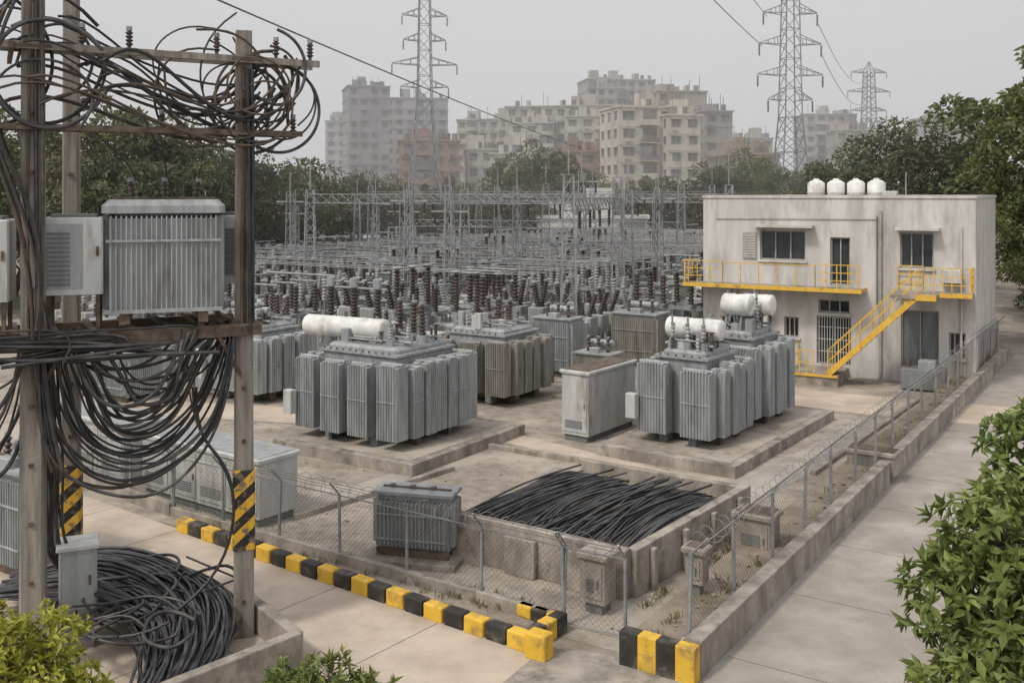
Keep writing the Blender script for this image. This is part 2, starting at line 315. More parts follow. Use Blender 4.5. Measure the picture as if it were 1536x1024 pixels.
def main_transformer(name,loc,rot,Lx,Ly,H,nx,ny,cons,bush,dx=.5,gx=.74,gy=.84,fm='fin'):
    g=MB(); ix,iy=Lx/2-dx-.08,Ly/2-dx-.08; z0=.30
    for s in (-1,1):
        g.box(s*ix*.6-.12,s*ix*.6+.12,-Ly/2+.3,Ly/2-.3,0,.28,'tankd')
        g.box(-Lx/2+.3,Lx/2-.3,s*iy*.6-.12,s*iy*.6+.12,.0,.25,'rust')
    g.lidbox(-ix,ix,-iy,iy,.25,H+.1,'tank',.05)
    g.box(-ix-.08,ix+.08,-iy-.08,iy+.08,H+.1,H+.17,'tank')
    g.lidbox(-ix+.1,ix-.1,-iy+.1,iy-.1,H+.17,H+.34,'tank',.08)
    for i in range(int(ix*2/.25)):
        for s in (-1,1): g.tube((-ix+.1+i*.25,s*(iy+.03),H+.17),(-ix+.1+i*.25,s*(iy+.03),H+.22),.03,'rust',6)
    wx=Lx/nx; wy=(Ly-2*dx)/ny
    for s in (-1,1):
        for i in range(nx):
            c=-Lx/2+wx*(i+.5); hh=H-R(-.03,.12); o_=R(-.03,.06); radbank(g,c,s*(Ly/2-dx/2+o_),z0,hh,wx*gx,dx*.95,'x',fm)
            for zz in (H-.25,z0+.15): g.tube((c,s*(iy-.1),zz),(c,s*(iy+.25),zz),.07,'tank',8)
        for i in range(ny):
            c=-Ly/2+dx+wy*(i+.5); o_=R(-.03,.05); radbank(g,s*(Lx/2-dx/2+o_),c,z0,H-R(-.03,.1),wy*gy,dx*.95,'y',fm)
            for zz in (H-.25,z0+.15): g.tube((s*(ix-.1),c,zz),(s*(ix+.25),c,zz),.07,'tank',8)
    for x,y,h,r,mm in bush:
        g.tube((x,y,H+.3),(x,y,H+.55),r*1.5,'tank',12); g.insul((x,y,H+.55),(R(-.05,.05),R(-.05,.05),1),h,r,mm,10)
        g.tube((x,y,H+.55+h),(x,y,H+.8+h),.03,'steel',6)
    for p,q,r in cons:
        g.tank(p,q,r,'white'); P=Vector(p);Q_=Vector(q)
        for t in (.25,.75):
            c=P+(Q_-P)*t
            for s in (-1,1): g.beam((c.x+s*.15,c.y+s*.1,H+.2),(c.x+s*.1,c.y+s*.05,c.z-r*.8),.07,.07,'tank')
        c=P+(Q_-P)*.5; g.tube((c.x,c.y,c.z-r),(c.x*.6,c.y*.6,H+.3),.05,'tank',8); g.tube((c.x,c.y,c.z+r*.9),(c.x,c.y,c.z+r+.15),.05,'rust',8)
        g.tube(P+(Q_-P)*.9,P+(Q_-P)*.9+Vector((0,0,-r-.2)),.03,'rust',6)
    for i in range(28):
        x,y=R(-ix*.85,ix*.85),R(-iy*.85,iy*.85); h=R(.15,.55)
        if i%4==0: g.lidbox(x-.14,x+.14,y-.1,y+.1,H+.3,H+.34+h,'tank2' if i%8 else 'tank',.02)
        elif i%4==1: g.tube((x,y,H+.3),(x,y,H+.3+h),.05,'rust',8); g.tube((x,y,H+.3+h),(x,y,H+.33+h),.1,'rust',8)
        elif i%4==2: g.tube((x,y,H+.36+h*.5),(R(-ix,ix)*.8,y,H+.36+h*.5),.03,'tank',8)
        else: g.insul((x,y,H+.3),(0,0,1),.3+h*.4,.06,'porc' if i%8==3 else 'porcg',8)
    for t in (-.5,.6): g.tube((-ix,iy*t,H+.45),(ix,iy*t,H+.45),.04,'tank',8)
    g.lidbox(-Lx/2-.02,-Lx/2+.3,-Ly/2-.3,-Ly/2-.06,.7,1.4,'tank2',.02)
    return g.obj(name,loc,rot)
g=MB(); g.box(-2.6,2.6,-2.8,2.8,0,.32,'conc'); g.box(-2.3,2.3,-2.5,2.5,.32,.335,'gravel'); g.obj('transformer_plinth',(-3.3,30.2,0),-33,bevel=.02)
g=MB(); g.box(-2.1,2.1,-4.2,4.2,0,.32,'conc'); g.box(-1.85,1.85,-3.9,3.9,.32,.335,'gravel'); g.obj('transformer_plinth',(6.55,30.9,0),-35,bevel=.02)
main_transformer('power_transformer',(-3.75,30.2,.33),-33,4.2,3.9,2.4,4,5,[((-2.75,-.6,3.1),(.25,-.35,3.1),.32)],
   [(1.1,.3,.9,.13,'porc'),(.5,.6,.9,.13,'porc'),(-.25,.9,.9,.13,'porc'),(1.2,-.5,.35,.08,'porcg'),(.85,-.9,.35,.08,'porcg'),(-.9,1.0,.5,.1,'porc')],.58,.72,.88)
main_transformer('power_transformer',(5.48,29.65,.33),-36,2.7,3.15,2.3,2,4,[((-1.0,.1,3.15),(.8,.1,3.15),.31)],
   [(.5,-.6,.45,.09,'porcg'),(.0,-.6,.45,.09,'porcg'),(-.5,-.6,.45,.09,'porcg'),(.1,.75,.6,.11,'porcg')],.5,.7,.8)
main_transformer('power_transformer',(7.45,32.35,.33),-36,2.7,3.2,2.5,2,4,[((-.35,-.7,3.65),(.65,-.7,3.65),.34),((-.2,.55,3.55),(.85,.55,3.55),.34)],
   [(-.5,.0,.7,.1,'porcg'),(.1,-.05,.7,.1,'porcg'),(.5,-.05,.7,.1,'porcg'),(0,1.0,.7,.12,'porc')],.5,.7,.8)
def finned_unit(name,L,W,H,mt='tank',fs='fin',bush=3,top=True,mh='porc'):
    g=MB(); g.box(-L/2+.1,L/2-.1,-W/2+.15,-W/2+.25,0,.16,'rust'); g.box(-L/2+.1,L/2-.1,W/2-.25,W/2-.15,0,.16,'rust')
    g.lidbox(-L/2+.1,L/2-.1,-W/2+.2,W/2-.2,.16,H,mt,.03)
    fins(g,-L/2+.12,L/2-.12,-W/2,-W/2+.22,.25,H-.1,fs,'x',.085,.03); fins(g,-L/2+.12,L/2-.12,W/2-.22,W/2,.25,H-.1,fs,'x',.085,.03)
    fins(g,-L/2,-L/2+.14,-W/2+.2,W/2-.2,.25,H-.1,fs,'y',.085,.03); fins(g,L/2-.14,L/2,-W/2+.2,W/2-.2,.25,H-.1,fs,'y',.085,.03)
    g.box(-L/2+.02,L/2-.02,-W/2+.1,W/2-.1,H,H+.06,mt)
    for s in (-1,1):
        for zz in (.3,.7): g.box(-L/2+.12,L/2-.12,s*(W/2-.012)-.02,s*(W/2-.012)+.02,H*zz,H*zz+.035,fs)
    if top:
        for i in range(bush):
            x=-L/2+L*(i+1)/(bush+1); g.insul((x,0,H+.06),(0,0,1),.5,.09,mh,8)
        g.tank((-L*.35,W*.25,H+.32),(L*.3,W*.25,H+.32),.15,mt,12)
        g.lidbox(-L*.1,L*.12,-W*.35,-W*.15,H+.06,H+.25,mt,.02); g.tube((-L*.4,-W*.1,H+.2),(L*.4,-W*.1,H+.2),.03,'rust',6)
    else:
        for i in range(3): g.tube((-L*.3+i*L*.25,0,H+.06),(-L*.3+i*L*.25,0,H+.12),.07,'rust',8)
        g.box(-L*.42,L*.42,-.03,.03,H+.06,H+.09,'rust')
    return g.mesh(name)
def fu(name,loc,rot,*a,**k): return place(finned_unit(name,*a,**k),name,loc,rot)
fu('distribution_transformer',(-1.95,20.6,.12),-14,1.75,.95,1.25,top=False)
g=MB(); g.box(-1.0,1.0,-.65,.65,0,.12,'conc'); g.obj('concrete_base',(-1.95,20.6,0),-14,bevel=.01)
fu('distribution_transformer',(-9.9,20.2,0),-33,2.0,1.2,2.0)
main_transformer('power_transformer',(-.7,37.0,.1),-33,3.6,3.4,2.2,3,4,[],[(.6,.2,.7,.12,'porc'),(0,.4,.7,.12,'porc'),(-.6,.6,.7,.12,'porc')],.5,.7,.8,'finb')
main_transformer('power_transformer',(9.2,46.0,.1),-33,3.4,3.0,2.3,3,3,[((-.8,0,3.0),(.8,0,3.0),.28)],[(.6,.7,.7,.12,'porc'),(0,.8,.7,.12,'porc')],.5,.7,.8,'fin')
main_transformer('power_transformer',(-9.3,37.2,.1),-33,3.0,3.0,2.3,3,3,[],[(.6,.7,.7,.12,'porc'),(0,.8,.7,.12,'porc'),(-.6,.8,.7,.12,'porc')],.5,.72,.8,'fin')
for x,y,L,W,H,r,fs in ((-14.3,36.6,2.6,1.8,1.6,-30,'fin'),(1.9,41.0,1.9,1.5,2.3,-32,'fin'),(-17.5,42,3,2,2.2,-32,'finb'),(5.6,43.5,2.2,1.8,2.2,-32,'finb'),(-5.0,40,2.0,1.6,1.8,-32,'finb'),(-11.5,42,2.0,1.6,1.9,-32,'finb'),(3.2,37.0,1.6,1.3,1.5,-32,'finb')):
    fu('distribution_transformer',(x,y,.1),r,L,W,H,fs=fs)
    g=MB(); g.box(-L/2-.5,L/2+.5,-W/2-.5,W/2+.5,0,.1,'conc'); g.obj('concrete_base',(x,y,0),r,bevel=.01)
def cabinet(name,loc,rot,L,W,H,m='tank2',roof='rust',doors=2):
    g=MB(); g.box(-L/2+.08,L/2-.08,-W/2+.06,W/2-.06,0,.2,'tankd'); g.lidbox(-L/2,L/2,-W/2,W/2,.2,H,m,.02)
    g.lidbox(-L/2-.06,L/2+.06,-W/2-.06,W/2+.06,H,H+.1,m,.03); g.box(-L/2+.02,L/2-.02,-W/2+.02,W/2-.02,H+.1,H+.115,roof)
    for s in (-1,1):
        for i in range(doors):
            w=L/doors; x=-L/2+w*i; g.box(x+.05,x+w-.05,s*(W/2+.012)-.01,s*(W/2+.012)+.01,.3,H-.1,m)
            g.box(x+w-.14,x+w-.11,s*(W/2+.035)-.015,s*(W/2+.035)+.015,H*.5,H*.5+.14,'tankd')
            for k in range(5): g.box(x+.15,x+w-.2,s*(W/2+.03)-.008,s*(W/2+.03)+.008,.42+k*.05,.44+k*.05,'tankd')
    return g.obj(name,loc,rot)
cabinet('switchgear_cabinet',(2.75,31.4,0),-36,.95,2.9,2.05,'tank2','rust',1)
cabinet('switchgear_cabinet',(-7.1,24.1,0),-36,4.4,1.15,1.45,'tank2','tank',4)
cabinet('switchgear_cabinet',(-11.3,27.3,0),-36,4.4,1.3,1.5,'tank2','tank',4)
cabinet('control_kiosk',(3.3,17.85,.38),-34,.34,.3,.75,'conc','rust',1)
cabinet('control_kiosk',(5.0,20.4,.0),-34,.75,.6,.95,'conc','rust',1)
cabinet('control_kiosk',(9.5,26.3,0),-34,1.2,.6,.7,'conc','rust',1)
cabinet('control_kiosk',(1.55,18.0,0),-34,.5,.45,1.0,'conc','conc',1)
# ---------------------------------------------------------------- raised cable pit
PC=Vector((2.15,18.5)); a_=Vector((.60,.80)); b_=Vector((-.83,.56))
pa,pb=5.3,4.3
def PP(a,b): q=PC+a_*a+b_*b; return (q.x,q.y)
g=MB(); H=.92
g.wall(PP(0,-.0),PP(0,pb),.24,0,H,'conc'); g.wall(PP(.12,0),PP(pa,0),.22,0,H-.03,'conc'); g.wall(PP(pa,.11),PP(pa,pb),.22,0,H-.08,'conc'); g.wall(PP(.12,pb),PP(pa-.11,pb),.2,0,H-.3,'conc')
g.prism([PP(.1,.1),PP(pa-.1,.1),PP(pa-.1,pb-.1),PP(.1,pb-.1)],0,.56,'ground')
for i in range(3): g.wall(PP(-.2,.6+i*1.3),PP(-.2,1.3+i*1.3),.12,0,.75,'conc')
for i in range(4): g.wall(PP(.6+i*1.3,-.17),PP(.75+i*1.3,-.17),.1,0,.8,'conc')
g.obj('cable_pit',bevel=.02)
lines=[]
NG=11
for grp in range(NG):
    b0=.3+(pb-.6)*grp/(NG-1); sh=R(-.35,.35); ph=R(0,6); e0=R(0,.5); e1=R(.1,.9)
    for i in range(8):
        db=(i-3.5)*.034; lay=(i%2)*.05; L=[]; f0=R(.8,2.6); f1=R(.8,3.0)
        for t in (0,.07,.18,.32,.48,.64,.8,.92,1):
            a=.14+e0*.5+t*(pa-.3-e0*.5-e1*.6)+R(-.03,.03); sprd=1+f0*max(0,.3-t)*2+f1*max(0,t-.6)*2
            z=.62+lay+.14*math.sin(math.pi*t)+R(-.01,.05)
            bb=b0+db*sprd+sh*(t-.4)+.13*math.sin(t*5+ph)+R(-.025,.025); bb=min(max(bb,.16),pb-.12)
            if t in(0,1): z=.58
            q=PP(a,bb); L.append((q[0],q[1],z))
        lines.append(L)
for i in range(16):
    L=[]; b=R(.3,pb-.3); b1=min(max(b+R(-1.1,1.1),.3),pb-.2)
    for t in (0,.2,.4,.6,.8,1):
        q=PP(.2+t*(pa-.6),b+(b1-b)*t+R(-.08,.08)); L.append((q[0],q[1],.78+.08*math.sin(t*3)+R(0,.08)))
    lines.append(L)
curves('cable_bundle',lines,.026,['black','blackd','blackd'])
# ---------------------------------------------------------------- H-frame pole with transformer
root=bpy.data.objects.new('pole_mounted_transformer',None); COL.objects.link(root)
PL=Vector((-7.42,15.5,0)); PR=Vector((-4.56,17.0,0)); PM=Vector((-7.62,17.3,0))
ang=math.degrees(math.atan2(PR.y-PL.y,PR.x-PL.x))
def pole(p,h,w,band=None,nm='pole'):
    k=MB(); w2=w*.8; k8=[(-1,-.8),(-.8,-1),(.8,-1),(1,-.8),(1,.8),(.8,1),(-.8,1),(-1,.8)]
    k.add([(sx*w/2,sy*w/2,0) for sx,sy in k8]+[(sx*w2/2,sy*w2/2,h) for sx,sy in k8],[(i,(i+1)%8,8+(i+1)%8,8+i) for i in range(8)]+[tuple(range(8,16))],'pole')
    if band: k.lidbox(-w*.54,w*.54,-w*.54,w*.54,band[0],band[1],'haz',.03)
    for i in range(int(h/.9)): k.box(-.03,.03,-w*.56,-w*.3,.6+i*.9,.66+i*.9,'rust')
    return k.obj(nm,tuple(p),ang-12,parent=root)
pole(PL,12.5,.36); pole(PM,11.0,.31,(1.5,2.85)); pole(PR,10.25,.34,(1.5,2.85))
U=(PR-PL).normalized(); Nn=Vector((U.y,-U.x,0))
def Q(s,n,z): q=PL+U*s+Nn*n; return (q.x,q.y,z)
LL=(PR-PL).length
k=MB()
for n in (.22,-.22):
    k.beam(Q(-3.5,n,5.22),Q(LL+.25,n,5.22),.09,.2,'rust')
    k.beam(Q(-3.5,n,9.78),Q(LL+1.25,n,9.74),.07,.11,'pole')
    k.beam(Q(-3.5,n,8.52),Q(LL+.95,n,8.52),.06,.09,'rust')
k.beam(Q(-3.5,-1.3,5.22),Q(LL+.1,-1.3,5.22),.09,.2,'rust')
for s in np.arange(-3,LL,.55): k.beam(Q(s,.2,5.34),Q(s,-1.35,5.34),.1,.06,'rust')
k.beam(Q(-.3,-1.9,9.75),Q(-.3,.3,9.75),.07,.1,'rust')
for s in (-1.2,.7,1.4,LL-.45,LL+.55,LL+1.15):
    k.tube(Q(s,0,9.8),Q(s,0,9.9),.03,'rust',6); k.insul(Q(s,0,9.88),(0,0,1),.24,.065,'porc',8)
for s in (-1,1.9,LL+.4,LL+.85): k.insul(Q(s,0,8.56),(0,0,1),.24,.06,'porc',8)
for s in (.5,LL-.5): k.beam(Q(s+.0,.22,5.2),Q(0 if s<1 else LL,.1,4.3),.06,.06,'rust')
for s in (0,LL):
    for z in (5.3,8.5,9.76): k.beam(Q(s,.28,z),Q(s,-.28,z),.5,.05,'rust')
k.obj('crossarms_and_platform',parent=root)
k=MB(); Z=5.52
k.lidbox(-.76,.76,-.55,.55,Z+.12,Z+1.75,'tank',.04)
fins(k,-.84,.84,-.82,-.5,Z+.1,Z+1.62,'fin','x',.075,.028); fins(k,-.84,.84,.5,.8,Z+.1,Z+1.62,'fin','x',.1,.035)
fins(k,.76,.95,-.5,.5,Z+.1,Z+1.62,'fin','y',.1,.035); fins(k,-.95,-.76,-.5,.5,Z+.1,Z+1.62,'fin','y',.1,.035)
k.box(-.9,.9,-.84,.82,Z+.06,Z+.12,'tank'); k.lidbox(-.95,.95,-.82,.8,Z+1.66,Z+1.88,'tank',.10)
k.box(-.88,.88,-.845,-.825,Z+1.2,Z+1.24,'tank')
for s in (-.6,.6): k.box(s-.08,s+.08,-.8,.8,Z-.12,Z+.06,'rust')
for x in (-.5,0,.5): k.insul((x,.2,Z+1.86),(x*.3,0,1),.32,.07,'porc',8)
for x in (-.6,-.3,.3,.6): k.tube((x,-.35,Z+1.86),(x,-.35,Z+1.95),.05,'rust',8)
k.beam((-.8,-.5,Z+1.9),(.8,-.5,Z+1.9),.04,.04,'rust')
k.obj('transformer_tank',Q(2.03,-.55,0),ang-9,parent=root)
def sidebox(nm,s,n,x,y,z0,z1):
    k=MB(); k.lidbox(-x/2,x/2,-y/2,y/2,z0,z1,'tank2',.025); k.box(-x/2+.04,x/2-.3,-y/2-.012,-y/2,z0+.1,z1-.1,'tank')
    for i in range(12): k.box(-x/2+.07,-x/2+.4,-y/2-.03,-y/2-.012,z0+.15+i*(z1-z0-.35)/12,z0+.19+i*(z1-z0-.35)/12,'tankd')
    k.box(-x/2+.1,x/2-.1,-y/2+.1,y/2-.1,z1,z1+.05,'tankd'); k.box(x/2-.1,x/2-.06,-y/2-.04,-y/2-.012,(z0+z1)/2,(z0+z1)/2+.15,'rust')
    for sx in (-1,1):
        for sy in (-1,1): k.beam((sx*(x/2-.08),sy*(y/2-.08),5.36),(sx*(x/2-.08),sy*(y/2-.08),z0),.06,.06,'rust')
    k.obj(nm,Q(s,n,0),ang-9,parent=root)
sidebox('side_cabinet',.62,-.35,.88,.7,5.9,7.12); sidebox('side_cabinet_b',3.12,-.75,.5,.6,5.95,7.12); sidebox('side_cabinet_c',-.75,-.3,.95,.8,5.85,7.1)
k=MB(); k.lidbox(-.29,.29,-.26,.26,.62,1.68,'tank',.02); k.box(-.24,.24,-.285,-.26,.7,1.6,'tank'); k.lidbox(-.33,.33,-.31,.3,1.68,1.75,'tank2',.02); k.box(-.24,.24,-.2,.2,0,.62,'conc'); k.box(.16,.2,-.31,-.285,1.1,1.25,'rust')
k.obj('meter_cabinet',(-7.2,16.6,0),ang-5,parent=root)
LN=[]
def wob(a): return R(-a,a)
for i in range(28):
    t=i/28; s0=.12+.85*t+wob(.1); s1=LL-.12-.8*t*R(.6,1)+wob(.08); zz=2.85+1.5*t+wob(.18); n0=R(-.35,.3); c=(s0+s1)/2-.15+wob(.2)
    LN.append([Q(s0-.1,n0,5.35),Q(s0-.05+wob(.06),n0,4.9),Q(s0+.02+wob(.1),n0+wob(.08),zz+1.0),Q(s0+.28+wob(.1),n0,zz+.25),Q(c-.25,n0+wob(.1),zz-.18),Q(c+.4,n0+wob(.1),zz-.12),Q(s1-.35+wob(.1),n0+wob(.1),zz+.45),Q(s1-.08,n0,zz+1.3),Q(s1+wob(.06),n0,4.9),Q(s1+.05,n0*.5,5.35)])
for i in range(7):
    s0=R(.1,1.2); s1=R(1.8,LL); zz=R(3.6,4.8); n0=R(-.4,.3)
    LN.append([Q(s0,n0,5.3),Q(s0+.1,n0,zz+.3),Q((s0+s1)/2,n0,zz-.25),Q(s1-.1,n0,zz+.4),Q(s1,n0,5.3)])
for i in range(8):
    s0=R(-2.6,-1.2); s1=R(-.2,.2); zz=R(3.0,4.6); n0=R(-.5,.3)
    LN.append([Q(s0,n0,5.3),Q(s0,n0,4.8),Q(s0+.3,n0,zz+.2),Q((s0+s1)/2,n0,zz-.2),Q(s1-.2,n0,zz+.3),Q(s1,n0,4.9),Q(s1,n0,5.3)])
for i in range(10):
    z=5.25+R(-.12,.2); n=R(.25,.42); LN.append([Q(-3+t*(LL+2.4)/6+wob(.1),n+wob(.05),z+wob(.13)-(.12 if t>2 else 0)) for t in range(0,random.randint(4,7))]+[Q(-2+R(1,5),n,4.9)])
for i in range(20):
    s0=R(-.9,1.0); s1=R(2.8,LL+1.1); z0=R(8.8,10.4); z1=R(8.7,9.9); n0=R(-.4,.4); up=R(-.5,.5)
    LN.append([Q(s0,n0,z0),Q(s0+.4,n0,z0+up*.4+.25),Q(s0+(s1-s0)*.35,n0+wob(.2),(z0+z1)/2+up*.6-.1),Q(s0+(s1-s0)*.7,n0+wob(.2),(z0+z1)/2-.6-abs(up)*.6),Q(s1-.3,n0,z1-.55),Q(s1,n0*.5,z1)])
def loop(cs,cz,r,n0,t0,t1,k=9,e=1.0):
    return [Q(cs+r*math.cos(t0+(t1-t0)*i/k),n0+.12*i/k+wob(.02),cz+e*r*math.sin(t0+(t1-t0)*i/k)) for i in range(k+1)]
for i in range(24):
    r=R(.45,.95); cs=[R(LL-.9,LL+.5),R(-.8,.6),R(LL+.1,LL+.7),R(LL-.2,LL+.8)][i%4]; t0=R(0,6.28); LN.append(loop(cs,R(8.9,9.7),r,R(-.35,.35),t0,t0+random.choice((-1,1))*R(3.6,6.2),9,R(.85,1.3)))
for i in range(9):
    n0=R(-.3,.4); LN.append([Q(-.6+wob(.4),n0,10.6),Q(-.9+wob(.3),n0,9.2),Q(-.2+wob(.2),n0,7.8),Q(.05+wob(.15),n0+.1,6.4),Q(.1+wob(.15),n0+.1,5.3)])
for i in range(7):
    n0=R(.18,.26); s=LL+wob(.14); LN.append([Q(s,n0,9.6),Q(s+wob(.06),n0,8),Q(s+wob(.05),n0,6.5),Q(s+wob(.06),n0,5.2)])
for i in range(4):
    n0=R(.2,.27); s=wob(.14); LN.append([Q(s,n0,10.6),Q(s+wob(.06),n0,8),Q(s+wob(.05),n0,6.5),Q(s+wob(.06),n0,4.5),Q(s+.3,n0,3.2)])
for i in range(3): LN.append([Q(2.4+wob(.1),.1,4.3),Q(2.4,.1,3.6),Q(2.75,.2,3.2),Q(3.0,.25,2.6+wob(.2)),Q(3.05,.25,1.9),Q(2.7,.3,1.1),Q(2.1,.4,.8)])
for i in range(9):  # cables running down the left poles into the ground heap
    s=.3+wob(.15); LN.append([Q(s,-.5,5.2),Q(s+wob(.1),-.6,4.2),Q(s+.1+wob(.15),-.7,3.0),Q(s+.05+wob(.1),-.8,1.9),Q(s+.35+wob(.15),-.9,1.1),Q(s+.9+wob(.3),-.6,.85),Q(s+1.6+wob(.3),.1,.7)])
curves('pole_cables',LN[::2],.028,['black','brownc','blackd'],parent=root)
curves('thin_pole_cables',LN[1::2],.02,['black','brownc'],parent=root)
curves('jumper_wires',[[Q(2.05+x,-.4,7.75),Q(2.0+x*1.2,-.2,8.1),Q(1.8+x*1.6,-.1,8.3),Q(1.6+x*2,0,8.8)] for x in (-.5,0,.5)],.012,'black',parent=root)
LN=[]
for i in range(95):
    s=i/95+R(-.06,.06); w=lambda a=.16:R(-a,a); zz=.4+.25*math.sin(max(0,min(1,s))*3.1)+R(-.15,.2)
    LN.append([(-9.2+w(),17.6+2.0*s,.4),(-7.9+w(),17.4+2.0*s+w(),zz+.15),(-6.9+.3*s+w(),17.0+1.9*s+w(.25),zz+.1+w(.08)),(-6.0+.75*s+w(.2),16.2+1.7*s+w(.2),zz+w(.08)),(-5.5+.95*s+w(.25),15.3+1.2*s+w(),zz-.1),(-5.4+.95*s+w(.25),14.4+.9*s,.3+w(.1)),(-5.6+.95*s+w(.3),13.2+.6*s,.15)])
for i in range(16): # stray loose loops over the heap
    x0,y0=R(-7.2,-5.2),R(15.2,18.2); r=R(.3,.8); t0=R(0,6.3); L=[]
    for j in range(8): t=t0+j*R(.55,.8); L.append((x0+r*math.cos(t)*1.2+R(-.1,.1),y0+r*math.sin(t)+R(-.1,.1),.72+.12*math.sin(j)+R(0,.12)))
    LN.append(L)
curves('ground_cable_heap',LN,.027,['black','blackd','blackd'])
g=MB(); g.wall((-3.4,15.9),(-5.5,13.55),.2,0,.55,'conc'); g.wall((-3.42,15.98),(-4.7,17.6),.2,0,.5,'conc'); g.wall((-4.75,17.7),(-8.9,20.3),.2,0,.35,'conc'); g.obj('cable_trench_wall',bevel=.02)
# ---------------------------------------------------------------- switchyard equipment
def trio_disc(pm='porc'):
    g=MB()
    for s in (-1.3,1.3): g.lattice((s,0,0),(s,0,2.2),.35,.3,5,'steel',.028)
    for y in (-.5,.5): g.beam((-1.7,y,2.25),(1.7,y,2.25),.14,.14,'steel')
    for x in (-1.2,0,1.2):
        g.beam((x,-.8,2.38),(x,.8,2.38),.16,.1,'tank')
        for y in (-.7,.7): g.insul((x,y,2.42),(0,0,1),1.15,.15,pm,7,8)
        g.tube((x,-.8,3.7),(x,.8,3.7),.05,'steel',6)
    g.box(1.1,1.5,-.4,-.15,.7,1.3,'tank2'); return g.mesh('disc')
def trio_ct():
    g=MB()
    for x in (-1.2,0,1.2):
        g.beam((x,0,0),(x,0,1.6),.25,.25,'steel'); g.lidbox(x-.3,x+.3,-.3,.3,1.6,2.0,'tank',.03)
        g.insul((x,0,2.0),(0,0,1),1.35,.18,'porc',8,10); g.tube((x,0,3.4),(x,0,3.75),.2,'tank',10); g.tube((x-.5,0,3.6),(x+.5,0,3.6),.05,'steel',6)
    return g.mesh('ct')
def breaker(pm='porcg'):
    g=MB()
    for x in (-1.2,0,1.2):
        for y in (-.3,.3): g.beam((x,y,0),(x,y,1.1),.1,.1,'steel')
        g.lidbox(x-.4,x+.4,-.45,.45,1.0,1.9,'tank',.04)
        g.insul((x,-.15,1.9),(0,-.35,1),1.2,.16,pm,8,9); g.insul((x,.15,1.9),(0,.35,1),1.2,.16,pm,8,9)
    g.lidbox(-2.1,-1.6,-.35,.35,.3,1.7,'tank2',.03); return g.mesh('brk')
def post():
    g=MB()
    for x in (-1.4,0,1.4):
        g.lattice((x,0,0),(x,0,2.4),.28,.25,5,'steel',.025); g.insul((x,0,2.4),(0,0,1),1.0,.14,'porcg',7,7)
    g.tube((-2.0,0,3.5),(2.0,0,3.5),.06,'steel',6); return g.mesh('post')
def arrester():
    g=MB()
    for x in (-1,0,1):
        g.beam((x,0,0),(x,0,2.4),.18,.18,'steel'); g.insul((x,0,2.4),(0,0,1),1.5,.15,'porc',8,12); g.lathe((x,0,3.95),(0,0,1),[(0,.05),(.02,.24),(.06,.24),(.08,.05)],'steel',10)
    g.beam((-1.2,0,2.3),(1.2,0,2.3),.14,.14,'steel'); return g.mesh('arr')
KI=[('disconnect_switch',trio_disc()),('current_transformer',trio_ct()),('circuit_breaker',breaker()),('post_insulator_rack',post()),('surge_arrester',arrester()),('disconnect_switch',trio_disc('porcg')),('circuit_breaker',breaker('porc'))]
kio=MB(); kio.lidbox(-.6,.6,-.4,.4,.15,1.7,'tank2',.03); kio.box(-.5,.5,-.3,.3,0,.15,'conc'); kio.box(-.55,-.02,-.42,-.4,.25,1.6,'tank'); kio.box(.02,.55,-.42,-.4,.25,1.6,'tank'); kiom=kio.mesh('kiosk')
DT=[finned_unit('dt',2.6,1.7,2.1,fs='finb'),finned_unit('dt2',2.0,1.5,1.8),finned_unit('dt3',3.0,1.9,2.4)]
ua=Vector((.848,-.53)); va=Vector((.53,.848)); O=Vector((-4,46))
for j in range(-9,26):
    for i in range(-26,18):
        p=O+ua*(i*3.2+(j%2)*1.3)+va*(j*2.65)
        if p.y<38.5 or p.y>106: continue
        r=p.x/p.y
        lim=.165 if p.y<60 else .2
        if r<-.44 or r>lim: continue
        if p.y<41 and (r>.1 or -.28<r<-.22 or random.random()<.3): continue
        if min((p-Vector(c)).length for c in ((-.7,37.0),(9.2,46),(-9.3,37.2),(1.9,41),(-17.5,42),(5.6,43.5),(-5,40),(-11.5,42),(2.5,42.5)))<2.3: continue
        t=(j*3+ (i//3))%7
        if random.random()<.03: continue
        if random.random()<.2: place(random.choice(DT),'distribution_transformer',(p.x,p.y,.02),-32+R(-2,2)); continue
        nm,me=KI[t]; place(me,nm,(p.x+R(-.3,.3),p.y+R(-.3,.3),0),-32+random.choice((0,0,90)) ,R(.88,1.12))
        if random.random()<.5: place(kiom,'control_kiosk',(p.x+1.2,p.y-1.3,0),-32)
LN=[]
for j in range(0,20):
    p=O+va*(j*3.0+1.2)
    for o_ in (-.4,.4,1.2):
        a=p+va*o_-ua*22; b=p+va*o_+ua*14
        if b.x/b.y>.19: b=a+(b-a)*.75
        LN.append([(a.x,a.y,3.9),((a+b).x/2,(a+b).y/2,3.75),(b.x,b.y,3.9)])
curves('busbar_conductors',LN,.02,'steel',res=3)
def gantry(name,pts,h,beamz,peak=1.6):
    g=MB()
    for i,p in enumerate(pts):
        g.lattice((p[0],p[1],0),(p[0],p[1],h),.75,.4,12,'steel',.028); g.beam((p[0],p[1],h),(p[0],p[1],h+peak),.06,.06,'steel')
    for a,b in zip(pts[:-1],pts[1:]):
        for bz in beamz:
            g.lattice((a[0],a[1],bz),(b[0],b[1],bz),.5,.5,14,'steel',.022)
            for t in (.2,.4,.6,.8):
                x=a[0]+(b[0]-a[0])*t;y=a[1]+(b[1]-a[1])*t; g.insul((x,y,bz-.25),(0,0,-1),.8,.09,'porc',6,6)
    return g.obj(name)
gantry('switchyard_gantry',[(-11.5,57),(-2.6,55),(6.0,51.8)],7.7,[7.2])
gantry('switchyard_gantry',[(2.4,42.5),(5.3,50.2)],8.3,[7.0])
